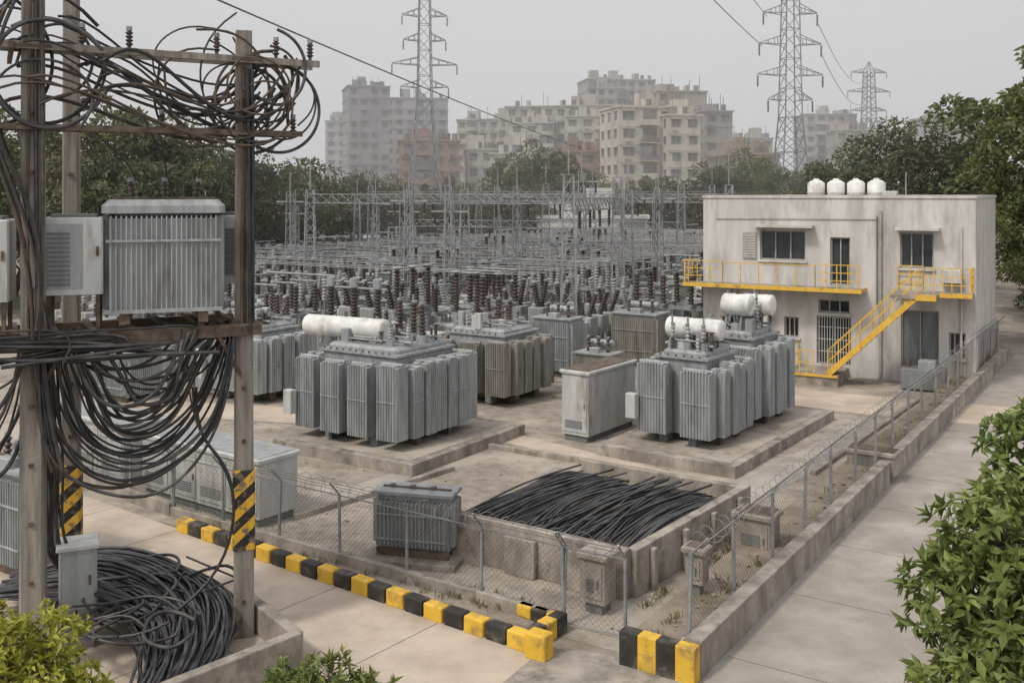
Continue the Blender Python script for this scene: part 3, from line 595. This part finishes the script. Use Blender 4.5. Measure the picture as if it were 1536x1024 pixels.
gantry('switchyard_gantry',[(-8,78),(2.5,74),(12,71)],8.2,[7.2,5.2])
gantry('switchyard_gantry',[(-4.2,66),(4.5,64.5),(13.0,60.0)],8.0,[7.2],2.4)
gantry('switchyard_gantry',[(-13,92),(-3,90),(7,87),(17,85)],8.2,[7.4])
gantry('switchyard_gantry',[(-24,88),(-13,84)],7.0,[6.4])
for x,y,h in ((-13.3,60,7.6),(-5.4,52.5,7.7),(-9.0,66,7.4),(-3.1,50,7.2),(.3,58,7.9),(-19,62,6.5),(-23,70,7),(9.5,66,7.5),(4.2,60,8.8),(-6.5,60,7.0),(-1,70,8),(8.2,56,7.8),(-16,74,6.6)):
    g=MB(); g.lattice((0,0,0),(0,0,h),.5,.3,12,'steel',.022); g.beam((-1.1,0,h-.6),(1.1,0,h-.6),.08,.08,'steel')
    for s in(-.9,0,.9): g.insul((s,0,h-.65),(0,0,-1),.6,.08,'porc',6,5)
    g.beam((0,0,h),(0,0,h+1.2),.05,.05,'steel'); g.obj('steel_lattice_column',(x,y,0),R(-40,-20))
LN=[]
for i in range(34):
    a=(R(-14,8),R(48,60),7.1); b=(a[0]+R(-2,4),a[1]+R(16,26),7.2); LN.append([a,((a[0]+b[0])/2,(a[1]+b[1])/2,6.3),b])
curves('overhead_conductors',LN,.018,'tankd',res=5)
# ---------------------------------------------------------------- control building
g=MB(); BW,BD,BH=10.8,13.0,7.3
ops=[(2.48,4.37,4.7,5.95,'w'),(5.37,6.16,3.75,5.7,'d'),(8.07,9.3,4.55,5.95,'w'),(3.5,4.1,1.5,2.35,'w'),(4.83,6.2,.5,2.45,'g'),(4.9,6.15,2.6,3.15,'w'),(8.1,9.5,.6,2.9,'d2'),(9.85,10.45,1.1,2.1,'w')]
xs=sorted({0,BW,*[o[0] for o in ops],*[o[1] for o in ops]}); zs=sorted({0,BH,*[o[2] for o in ops],*[o[3] for o in ops]})
for a,b in zip(xs[:-1],xs[1:]):
    for c,d in zip(zs[:-1],zs[1:]):
        if any(o[0]<=a and b<=o[1] and o[2]<=c and d<=o[3] for o in ops): continue
        g.add([(a,0,c),(b,0,c),(b,0,d),(a,0,d)],[(0,1,2,3)],'plast')
for x0,x1,z0,z1,t in ops:
    dp=.22
    g.add([(x0,0,z0),(x1,0,z0),(x1,0,z1),(x0,0,z1),(x0,dp,z0),(x1,dp,z0),(x1,dp,z1),(x0,dp,z1)],[(0,4,5,1),(1,5,6,2),(2,6,7,3),(3,7,4,0)],'plast')
    g.add([(x0,dp,z0),(x1,dp,z0),(x1,dp,z1),(x0,dp,z1)],[(0,1,2,3)],'glass' if t!='d2' else 'tankd')
    for xx in (x0+.03,x1-.03): g.box(xx-.03,xx+.03,dp-.1,dp-.02,z0,z1,'frame')
    for z in (z0+.03,z1-.03): g.box(x0+.06,x1-.06,dp-.1,dp-.02,z-.03,z+.03,'frame')
    nn=2 if t in 'w' else 1
    for i in range(1,nn+1): 
        xx=x0+(x1-x0)*i/(nn+1); g.box(xx-.025,xx+.025,dp-.09,dp-.02,z0+.06,z1-.06,'frame')
    if t=='g':
        for i in range(12): xx=x0+.1+i*(x1-x0-.2)/11; g.box(xx-.012,xx+.012,.03,.055,z0,z1,'tank2')
        for z in (z0+.5,z0+1.0,z0+1.5): g.box(x0,x1,.055,.07,z,z+.03,'tank2')
    if t in 'w': g.box(x0-.08,x1+.08,-.1,-.003,z0-.09,z0-.01,'plast')
g.add([(BW,0,0),(BW,BD,0),(BW,BD,BH),(BW,0,BH)],[(0,1,2,3)],'plast'); g.add([(0,0,0),(0,BD,0),(0,BD,BH),(0,0,BH)],[(3,2,1,0)],'plast'); g.add([(0,BD,0),(BW,BD,0),(BW,BD,BH),(0,BD,BH)],[(3,2,1,0)],'plast')
g.box(.2,BW-.2,.22,BD-.2,6.95,7.0,'roofc')
for x0,x1,y0,y1 in ((-.05,BW+.05,-.05,.2),(-.05,BW+.05,BD-.2,BD+.05),(-.05,.2,.2,BD-.2),(BW-.2,BW+.05,.2,BD-.2)): g.box(x0,x1,y0,y1,BH,BH+.12,'plast')
g.box(.2,BW-.2,.2,.215,6.9,BH-.005,'plast')
g.box(2.3,4.75,-.6,-.003,6.08,6.18,'plast'); g.box(7.95,9.55,-.6,-.003,6.05,6.15,'plast')
g.box(1.75,2.35,-.05,-.003,4.72,5.85,'frame')
for i in range(9): g.box(1.8,2.3,-.07,-.05,4.8+i*.11,4.85+i*.11,'tank2')
def rail(x0,y0,z0,x1,y1,z1,h=.95,n=8,bars=3):
    for i in range(n+1):
        t=i/n; x=x0+(x1-x0)*t;y=y0+(y1-y0)*t;z=z0+(z1-z0)*t; g.beam((x,y,z),(x,y,z+h),.035,.035,'yel2')
    for k_ in range(bars): zz=h*(k_+1)/bars; g.beam((x0,y0,z0+zz),(x1,y1,z1+zz),.03,.03,'yel2' )
g.box(-.5,6.75,-1.15,-.003,3.55,3.68,'conc'); g.box(-.52,6.75,-1.2,-1.15,3.55,3.71,'yel2'); g.box(6.75,6.8,-1.2,0,3.55,3.71,'yel2')
rail(-.45,-1.12,3.7,1.2,-1.12,3.7,n=3); rail(-.48,-1.1,3.7,-.48,-.02,3.7,n=2); rail(5.0,-1.12,3.7,6.7,-1.12,3.7,n=4); rail(1.2,-1.12,3.7,5,-1.12,3.7,.9,5,1)
g.box(8.0,10.75,-1.15,-.003,3.55,3.68,'conc'); g.box(9.62,10.77,-1.2,-1.15,3.55,3.71,'yel2'); rail(9.1,-1.12,3.7,10.7,-1.12,3.7,n=5); rail(10.72,-1.1,3.7,10.72,-.02,3.7,n=2); rail(8.0,-.1,3.7,8.9,-.1,3.7,n=2)
for y in (-1.25,-2.1): g.beam((8.9,y,3.6),(5.7,y,.45),.06,.22,'yel2')
for i in range(17):
    t=(i+.5)/17; g.box(8.9-3.2*t-.13,8.9-3.2*t+.13,-2.07,-1.28,3.55-3.15*t,3.59-3.15*t,'steel')
rail(8.9,-2.1,3.7,5.7,-2.1,.5,.9,8,2); rail(8.9,-1.25,3.7,5.7,-1.25,.5,.9,6,2)
g.box(8.0,9.6,-2.2,-1.2,3.55,3.68,'conc'); g.box(8.9,9.62,-2.26,-2.2,3.5,3.72,'yel2')
g.box(4.1,6.1,-2.3,-.003,.0,.42,'conc'); g.box(4.05,6.1,-2.36,-2.3,.36,.46,'yel2'); rail(4.1,-2.3,.45,5.2,-2.3,.45,.9,4,2); rail(4.1,-2.2,.45,4.1,-.1,.45,.9,3,2)
g.tube((7.35,-.08,0),(7.35,-.08,6.8),.05,'frame',8); g.tube((7.2,-.06,3.0),(7.2,-.06,6.6),.025,'tankd',6); g.tube((10.3,-.06,0),(10.3,-.06,6.2),.04,'plast',8)
g.tube((.6,-.04,6.4),(7.2,-.04,6.45),.015,'tankd',5); g.tube((1.3,-.05,.1),(1.3,-.05,3.5),.03,'frame',6); g.lidbox(1.05,1.55,-.2,-.003,1.1,1.8,'frame',.02)
g.lidbox(9.6,10.3,-.4,-.003,4.05,4.55,'tank2',.02); g.lidbox(2.2,2.9,-.4,-.003,1.9,2.4,'tank2',.02)
g.lidbox(8.3,9.9,-1.7,-.7,.1,.85,'tankd',.03); g.tube((8.5,-1.2,.85),(8.5,-1.2,1.2),.1,'rust',8); g.lidbox(8.9,9.5,-1.5,-.9,.85,1.15,'tank',.03)
g.box(6.1,BW,-.9,-.003,0,.06,'conc') 
for i in range(4): 
    x=4.1+i*.85; g.lathe((x,3.4,7.0),(0,0,1),[(0,.36),(.05,.38),(.5,.38),(.53,.40),(.57,.38),(.95,.38),(1.05,.25),(1.1,.12),(1.16,.12)],'white',16)
g.lidbox(7.0,7.6,2.5,3.1,7,7.6,'tank2',.03); g.beam((7.9,3,7),(7.9,3,8.4),.05,.05,'steel')
g.obj('control_building',(8.34,43.6,0),-28.8)
# ---------------------------------------------------------------- pylons
def pylon(name,x,y,H,bw,tw,arms,m='hz1',r=.1,rot=20):
    g=MB(); zw=arms[-1][0]-2; mid=tw*1.4
    g.lattice((0,0,0),(0,0,zw),bw,mid,8,m,r); g.lattice((0,0,zw),(0,0,H-2.5),mid,tw,9,m,r*.8,x2=False)
    for i in range(4):
        a=((-1,-1),(1,-1),(1,1),(-1,1))[i]; g.beam((a[0]*tw/2,a[1]*tw/2,H-2.5),(0,0,H),r*1.3,r*1.3,m)
    for z,w in arms:
        for s in (-1,1):
            for yy in (-tw/2,tw/2):
                g.beam((s*tw/2,yy,z),(s*w,0,z+.15),r*1.4,r*1.4,m); g.beam((s*tw/2,yy,z+1.2),(s*w,0,z+.2),r*1.2,r*1.2,m)
                for t in (.33,.66): g.beam((s*(tw/2+(w-tw/2)*t),yy*(1-t),z+.05),(s*(tw/2+(w-tw/2)*t),yy*(1-t),z+1.2*(1-t)+.1),r,r,m)
            g.insul((s*w,0,z),(0,0,-1),1.3,.14,'tankd',6,6)
    return g.obj(name,(x,y,0),rot)
pylon('transmission_tower',-13.1,150,41,5.6,1.5,[(34,3.4),(30.3,3.2),(26.7,4.9),(23.3,3.6)],r=.085,rot=12)
pylon('transmission_tower',33.4,120,35,4.8,1.5,[(29,3.4),(25.3,3.9),(21.6,4.1),(18.6,2.8)],r=.065,rot=8)
pylon('transmission_tower',93.5,262,42,7,2,[(39,5),(34,6),(29,5)],r=.13,rot=10)
def wire(a,b,sag,n=10):
    return [tuple(Vector(a).lerp(Vector(b),i/n)-Vector((0,0,sag*4*(i/n)*(1-i/n)))) for i in range(n+1)]
curves('power_line',[wire((-8.75,4,11.6),(4.5,64.5,10.4),.25)],.024,'tankd')
curves('power_line',[wire((30.0,120,25.2),(7,60,24.5),.3),wire((30.6,120,28.7),(9,60,27),.3),wire((33.4+3.8,120,24),(93.5,262,33),4),wire((33.4+3.4,120,27.7),(93.5,262,38),4)],.045,'tankd')
# ---------------------------------------------------------------- trees
def leafgeo(P,Dr,Nm,L,W):
    Sd=np.cross(Dr,Nm); Sd/=np.linalg.norm(Sd,axis=1,keepdims=True)+1e-9; Nm=np.cross(Sd,Dr)
    L=L[:,None];W=W[:,None]
    v=np.stack([P,P+Dr*L*.45+Sd*W*.5+Nm*W*.2,P+Dr*L-Nm*L*.15,P+Dr*L*.45-Sd*W*.5+Nm*W*.2],1).reshape(-1,3)
    n=len(P); b=np.arange(n)*4; f=np.stack([b,b+1,b+2,b,b+2,b+3],1).reshape(-1,3); return v,f
def unit(n,up=0):
    d=rng.normal(size=(n,3)); d[:,2]+=up; return d/np.linalg.norm(d,axis=1,keepdims=True)
def tree(name,h,cr,cz0,nb,nl,ls,lm,seed,trunk=.25):
    global rng; rng=np.random.default_rng(seed); rd=random.Random(seed)
    g=MB(); cz=(h+cz0)/2; hz=(h-cz0)/2
    cs=[]
    while len(cs)<nb:
        d=unit(1)[0]; r=rng.uniform(.25,.95)**.6
        c=np.array([d[0]*cr*r,d[1]*cr*r,cz+d[2]*hz*r*.9])
        if c[2]<cz0: continue
        cs.append(c)
    cs=np.array(cs); br=rng.uniform(.14,.30,nb)*cr
    g.tube((0,0,0),(0.05*h*rd.uniform(-1,1),.03*h,cz0),trunk,'bark',8,trunk*.7); top=Vector((0,0,cz+hz*.3)); g.tube((0,0,cz0*.95),top,trunk*.7,'bark',7,trunk*.25)
    for i in range(0,nb,max(1,nb//16)):
        s=Vector((0,0,rd.uniform(cz0*.8,cz))); e=Vector(cs[i]); mdl=(s+e)/2+Vector((0,0,-.05*h)); g.tube(s,mdl,trunk*.35,'bark',5,trunk*.22); g.tube(mdl,e,trunk*.22,'bark',5,trunk*.06)
    k=nl//nb; n=k*nb; idx=np.repeat(np.arange(nb),k)
    d=unit(n,.25); rr=rng.uniform(.35,1.12,n)**.5; P=cs[idx]+d*(br[idx]*rr)[:,None]*np.array([1,1,.75])
    Dr=unit(n)*.8+d*.6+np.array([0,0,-.25]); Dr/=np.linalg.norm(Dr,axis=1,keepdims=True); Nm=unit(n,.8)
    L=rng.uniform(.7,1.3,n)*ls; v,f=leafgeo(P,Dr,Nm,L,L*.55)
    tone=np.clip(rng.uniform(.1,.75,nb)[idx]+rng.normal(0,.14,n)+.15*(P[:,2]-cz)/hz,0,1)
    return finish(name,g,v,f,tone,lm)
def finish(name,g,v,f,tone,lm):
    o=len(g.v); nb_=len(g.f); g.v+= [tuple(x) for x in v.tolist()]; g.f+=(f+o).tolist(); g.m+=[lm]*len(f); g.s+=[False]*len(f)
    me=g.mesh(name); at=me.attributes.new('tone','FLOAT','FACE'); arr=np.zeros(len(g.f),dtype=np.float32); arr[nb_:]=np.repeat(tone,2); at.data.foreach_set('value',arr); return me
def shrub(name,lobes,ntip,nleaf,ls,lm,seed,trunk=.07,asp=.38):
    global rng; rng=np.random.default_rng(seed); g=MB(); P=[];O_=[];T=[]
    for (x,y,z,r) in lobes:
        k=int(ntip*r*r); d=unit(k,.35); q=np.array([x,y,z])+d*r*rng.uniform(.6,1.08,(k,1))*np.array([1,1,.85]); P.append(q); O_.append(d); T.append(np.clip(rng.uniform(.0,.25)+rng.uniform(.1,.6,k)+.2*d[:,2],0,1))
        b=Vector((0,0,.2)); e=Vector((x,y,z)); g.tube(b,e,trunk,'bark',6,trunk*.4)
        for j in range(0,k,max(1,k//14)): g.tube(e,Vector(q[j]),trunk*.3,'bark',4,trunk*.08)
    P=np.concatenate(P);O_=np.concatenate(O_);T=np.concatenate(T); m_=len(P); idx=np.repeat(np.arange(m_),nleaf); n=len(idx)
    tw=unit(n); Dr=O_[idx]*.55+tw*.9+np.array([0,0,-.12]); Dr/=np.linalg.norm(Dr,axis=1,keepdims=True)
    Nm=O_[idx]+np.array([0,0,.7])+unit(n)*.3; L=rng.uniform(.5,1.25,n)*ls
    v,f=leafgeo(P[idx]+unit(n)*ls*.12,Dr,Nm,L,L*asp); tone=np.clip(T[idx]+rng.normal(0,.13,n),0,1); return finish(name,g,v,f,tone,lm)
TM=[tree('t1',10,4.2,1.2,60,10000,.30,'leaf',1),tree('t2',10,3.6,1.5,50,9000,.28,'leaf',2),tree('t3',10,4.8,1.0,70,11000,.32,'leafhz',3),tree('t4',10,3.9,1.8,55,9500,.30,'leafhz',4)]
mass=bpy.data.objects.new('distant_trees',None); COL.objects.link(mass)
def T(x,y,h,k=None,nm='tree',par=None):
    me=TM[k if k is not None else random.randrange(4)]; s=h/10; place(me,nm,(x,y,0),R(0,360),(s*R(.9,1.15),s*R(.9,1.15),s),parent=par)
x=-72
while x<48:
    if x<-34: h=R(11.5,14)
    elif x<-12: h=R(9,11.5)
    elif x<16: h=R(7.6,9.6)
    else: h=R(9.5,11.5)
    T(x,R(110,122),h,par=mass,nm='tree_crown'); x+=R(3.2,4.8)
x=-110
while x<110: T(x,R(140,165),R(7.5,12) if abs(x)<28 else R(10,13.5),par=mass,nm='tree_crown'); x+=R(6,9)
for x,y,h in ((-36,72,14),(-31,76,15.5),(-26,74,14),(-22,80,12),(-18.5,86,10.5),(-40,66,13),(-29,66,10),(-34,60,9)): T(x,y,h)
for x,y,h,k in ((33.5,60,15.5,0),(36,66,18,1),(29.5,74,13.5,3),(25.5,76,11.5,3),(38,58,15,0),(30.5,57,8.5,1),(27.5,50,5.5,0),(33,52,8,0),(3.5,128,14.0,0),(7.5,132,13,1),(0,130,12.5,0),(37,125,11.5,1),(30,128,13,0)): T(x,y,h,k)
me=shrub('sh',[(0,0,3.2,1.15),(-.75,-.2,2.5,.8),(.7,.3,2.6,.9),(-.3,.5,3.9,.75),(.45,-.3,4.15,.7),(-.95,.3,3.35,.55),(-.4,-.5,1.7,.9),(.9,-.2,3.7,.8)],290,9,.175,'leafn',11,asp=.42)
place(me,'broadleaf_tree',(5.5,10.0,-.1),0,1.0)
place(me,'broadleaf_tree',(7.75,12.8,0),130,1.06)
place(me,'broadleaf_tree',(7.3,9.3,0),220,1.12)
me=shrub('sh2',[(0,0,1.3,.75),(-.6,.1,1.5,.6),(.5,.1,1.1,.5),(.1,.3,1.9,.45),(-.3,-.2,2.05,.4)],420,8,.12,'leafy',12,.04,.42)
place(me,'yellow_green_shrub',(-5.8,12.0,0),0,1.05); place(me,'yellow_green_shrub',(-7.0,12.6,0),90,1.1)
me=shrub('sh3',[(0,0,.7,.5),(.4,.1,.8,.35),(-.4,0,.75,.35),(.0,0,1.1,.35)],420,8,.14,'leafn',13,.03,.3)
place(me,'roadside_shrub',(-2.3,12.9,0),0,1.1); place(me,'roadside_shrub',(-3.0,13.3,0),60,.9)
rng=np.random.default_rng(5); C=[]
for i in range(110):
    k=random.randrange(3)
    if k==0: t=R(0,33); q=W0+A*t-Wn*R(.3,.9); z=.36
    elif k==1: t=R(0,9.5); q=Vector((-7.9,23.3))+Vector((.828,-.56))*t+Vector((.56,.828))*R(-.3,.4); z=0
    else: q=Vector(PP(R(-.6,pa+.4),random.choice((-.35,pb+.3,-.45)))); z=0
    C.append((q.x,q.y,z))
C=np.array(C); nb=14; idx=np.repeat(np.arange(len(C)),nb); n=len(idx)
P=C[idx]+np.column_stack([rng.normal(0,.07,n),rng.normal(0,.07,n),np.zeros(n)]); Dr=unit(n,0)*.45+np.array([0,0,1]); Dr/=np.linalg.norm(Dr,axis=1,keepdims=True)
L=rng.uniform(.06,.2,n); v,f=leafgeo(P,Dr,unit(n),L,np.full(n,.02)); place(finish('grass_tufts',MB(),v,f,rng.uniform(0,1,n),'grass'),'grass_tufts')
# ---------------------------------------------------------------- city
CM={}
def cm(name,c,glass=(.10,.11,.12)):  # far walls and panes coloured paler, air haze included in the tone
    if name not in CM:
        M['w_'+name]=mat('wall_'+name,tuple(v*.82 for v in c),c,.15,.9,stretch=(1,1,.3),bump=0,blot=tuple(v*.55 for v in c),blotscale=.2,blotlo=.48,blothi=.68,bstretch=(1.5,1.5,.4))
        M['g_'+name]=mat('glass_'+name,glass,tuple(v*2.2 for v in glass),.5,.3,bump=0); MK.extend(['w_'+name,'g_'+name]); CM[name]=1
    return 'w_'+name,'g_'+name
def block(g,x0,x1,y0,y1,h,fl,bay,wm,gm,balc=True,rd=random):
    g.box(x0,x1,y0,y1,0,h,wm); g.box(x0-.3,x1+.3,y0-.3,y1+.3,h,h+.35,wm); fh=h/fl
    W=x1-x0; n=max(2,round(W/bay)); w=W/n
    for f in range(fl):
        z=f*fh
        if balc or f%2==0: g.box(x0-.12,x1+.12,y0-.12,y0,z+fh-.25,z+fh,wm)
        for i in range(n):
            a=x0+i*w
            typ=(i+ (n//2))%3
            if balc and typ==0:
                g.box(a+.25*w,a+w-.2,y0-.02,y0,z+.2,z+fh-.35,gm); g.box(a+.1,a+w-.1,y0-1.3,y0-.12,z+.02,z+.18,wm)
                g.box(a+.1,a+w-.1,y0-1.3,y0-1.2,z+.18,z+1.1,wm if rd.random()<.7 else gm)
                if rd.random()<.5: g.box(a+.3,a+w*.6,y0-1.15,y0-.9,z+.5,z+fh-.5,gm)
            elif rd.random()<.9:
                k1=rd.uniform(.18,.3); g.box(a+w*k1,a+w*.78,y0-.03,y0,z+fh*.3,z+fh*.78,gm); g.box(a+w*.15,a+w*.85,y0-.5,y0-.03,z+fh*.8,z+fh*.84,wm); g.box(a+w*.49,a+w*.51,y0-.06,y0-.03,z+fh*.3,z+fh*.78,wm)
                if rd.random()<.3: g.box(a+w*.3,a+w*.55,y0-.5,y0-.05,z+fh*.08,z+fh*.25,wm)
        m_=max(1,round((y1-y0)/bay)); wy=(y1-y0)/m_
        for i in range(m_):
            b=y0+i*wy
            for X,s in ((x0,-1),(x1,1)):
                xa,xb=sorted((X,X+s*.03)); g.box(xa,xb,b+wy*.3,b+wy*.7,z+fh*.3,z+fh*.75,gm)
                xa,xb=sorted((X+s*.03,X+s*.4)); g.box(xa,xb,b+wy*.25,b+wy*.75,z+fh*.79,z+fh*.83,wm)
    for i in range(4):
        a=rd.uniform(x0+.5,x1-4); b=rd.uniform(y0+1,max(y0+1.5,y1-4)); g.box(a,a+rd.uniform(1.5,4),b,b+3,h+.35,h+.35+rd.uniform(1,3.4),wm)
    for i in range(5):
        a=rd.uniform(x0+1,x1-1); g.tube((a,y0+1.5,h+.35),(a,y0+1.5,h+1.8),.6,random.choice((wm,gm)),8)
        a=rd.uniform(x0+1,x1-1); g.beam((a,y0+2,h),(a,y0+2,h+rd.uniform(2,4.5)),.12,.12,gm)
def bld(px0,px1,top,d,name,c,rot=0,fl=None,bay=3.4,dep=14,extra=None,balc=True):
    s=1500/d; w=(px1-px0)/s; h=7.5+(290-top)/s; x=((px0+px1)/2-768)/s
    wm,gm=cm(name,c,tuple(.07+v*.08 for v in c)); g=MB(); rd=random.Random(px0)
    block(g,-w/2,w/2,0,dep,h,fl or max(2,round(h/3.2)),bay,wm,gm,balc,rd)
    if extra:
        for a,b,hh in extra: block(g,-w/2+w*a,-w/2+w*b,-3,0-.35,h*hh,max(2,round(h*hh/3.2)),bay,wm,gm,balc,rd)
    return g.obj('apartment_building',(x,d,0),rot)
bld(523,585,130,300,'a',(.34,.35,.36),16,dep=16,balc=False); bld(575,672,148,335,'b',(.42,.42,.43),8,balc=False)
bld(488,522,182,360,'c',(.52,.52,.51),0,balc=False)
bld(684,765,180,285,'d',(.50,.48,.43),-12); bld(757,925,160,262,'e',(.54,.51,.45),-10,extra=[(.05,.45,.85),(.55,.95,.9)])
bld(880,985,120,330,'f',(.48,.45,.41),10,extra=[(.1,.5,.93)]); bld(925,1048,162,190,'g',(.62,.57,.49),14,dep=11,bay=3.8,extra=[(.55,.98,.93)])
bld(985,1062,138,245,'h',(.46,.41,.35),10); bld(1055,1100,168,232,'i',(.36,.34,.31),10,balc=False)
bld(1092,1160,208,300,'j',(.52,.49,.45),5); bld(1208,1285,172,330,'k',(.52,.50,.47),0); bld(1255,1325,196,260,'l',(.50,.46,.41),-8); bld(1318,1345,200,300,'l',(.47,.43,.37),0)
bld(1395,1475,176,320,'k',(.50,.48,.44),5); bld(600,690,212,220,'m',(.34,.23,.18),6); bld(838,925,228,200,'m',(.34,.22,.17),-6); bld(700,760,225,230,'n',(.56,.53,.48),6)
bld(735,800,232,180,'n',(.52,.48,.42),-6); bld(1100,1170,232,200,'o',(.38,.29,.22),4); bld(380,470,262,320,'c',(.52,.51,.49),0)
bld(805,970,328,108,'p',(.62,.60,.57),-6,fl=1,dep=8)
g=MB()
for x0,x1,y in ((-28,-15,107),(-34,-30,107)):
    g.box(x0,x1,y,y+7,0,1.7,'tankd'); g.add([(x0-.5,y-.5,1.7),(x1+.5,y-.5,1.7),(x1+.5,y+3.5,2.9),(x0-.5,y+3.5,2.9),(x0-.5,y+7.5,1.7),(x1+.5,y+7.5,1.7)],[(0,1,2,3),(3,2,5,4)],'shed')
g.obj('low_shed')
# ---------------------------------------------------------------- haze
m=bpy.data.materials.new('haze_air'); m.use_nodes=True; nt=m.node_tree; nt.nodes.remove(nt.nodes['Principled BSDF'])
vs=nt.nodes.new('ShaderNodeVolumeScatter'); vs.inputs['Color'].default_value=(1,.99,.98,1); vs.inputs['Density'].default_value=.0021; vs.inputs['Anisotropy'].default_value=.0
nt.links.new(vs.outputs[0],nt.nodes['Material Output'].inputs['Volume']); M['haze']=m; MK.append('haze')
g=MB(); g.box(-700,700,59,430,-1,170,'haze'); g.obj('haze')
# ---------------------------------------------------------------- light, sky, camera
sd=Vector((-.55,-.5,.95)).normalized()
w=bpy.data.worlds.new('World'); S.world=w; w.use_nodes=True; nt=w.node_tree; bg=nt.nodes['Background']
sk=nt.nodes.new('ShaderNodeTexSky'); sk.sky_type='NISHITA'; sk.sun_disc=False; sk.sun_elevation=math.asin(sd.z); sk.sun_rotation=math.atan2(sd.x,sd.y); sk.dust_density=6; sk.air_density=1.2; sk.ozone_density=1
hs=nt.nodes.new('ShaderNodeHueSaturation'); hs.inputs['Saturation'].default_value=.25; nt.links.new(sk.outputs[0],hs.inputs['Color'])
mx=nt.nodes.new('ShaderNodeMixRGB'); mx.inputs[0].default_value=.75; mx.inputs[2].default_value=(7.9,7.8,8.0,1); nt.links.new(hs.outputs[0],mx.inputs[1]); nt.links.new(mx.outputs[0],bg.inputs[0]); bg.inputs[1].default_value=.132
l=bpy.data.lights.new('sun','SUN'); l.energy=2.0; l.angle=math.radians(8); l.color=(1,.93,.82)
o=bpy.data.objects.new('sun',l); COL.objects.link(o); o.rotation_euler=sd.to_track_quat('Z','Y').to_euler()
c=bpy.data.cameras.new('camera'); co=bpy.data.objects.new('camera',c); COL.objects.link(co); co.location=(0,0,7.5); co.rotation_euler=(math.radians(90),0,0)
c.lens=35.16; c.sensor_width=36; c.shift_y=-.1445; c.clip_end=3000; c.clip_start=.1; S.camera=co
S.view_settings.view_transform='Standard'; S.view_settings.look='None'; S.view_settings.exposure=0
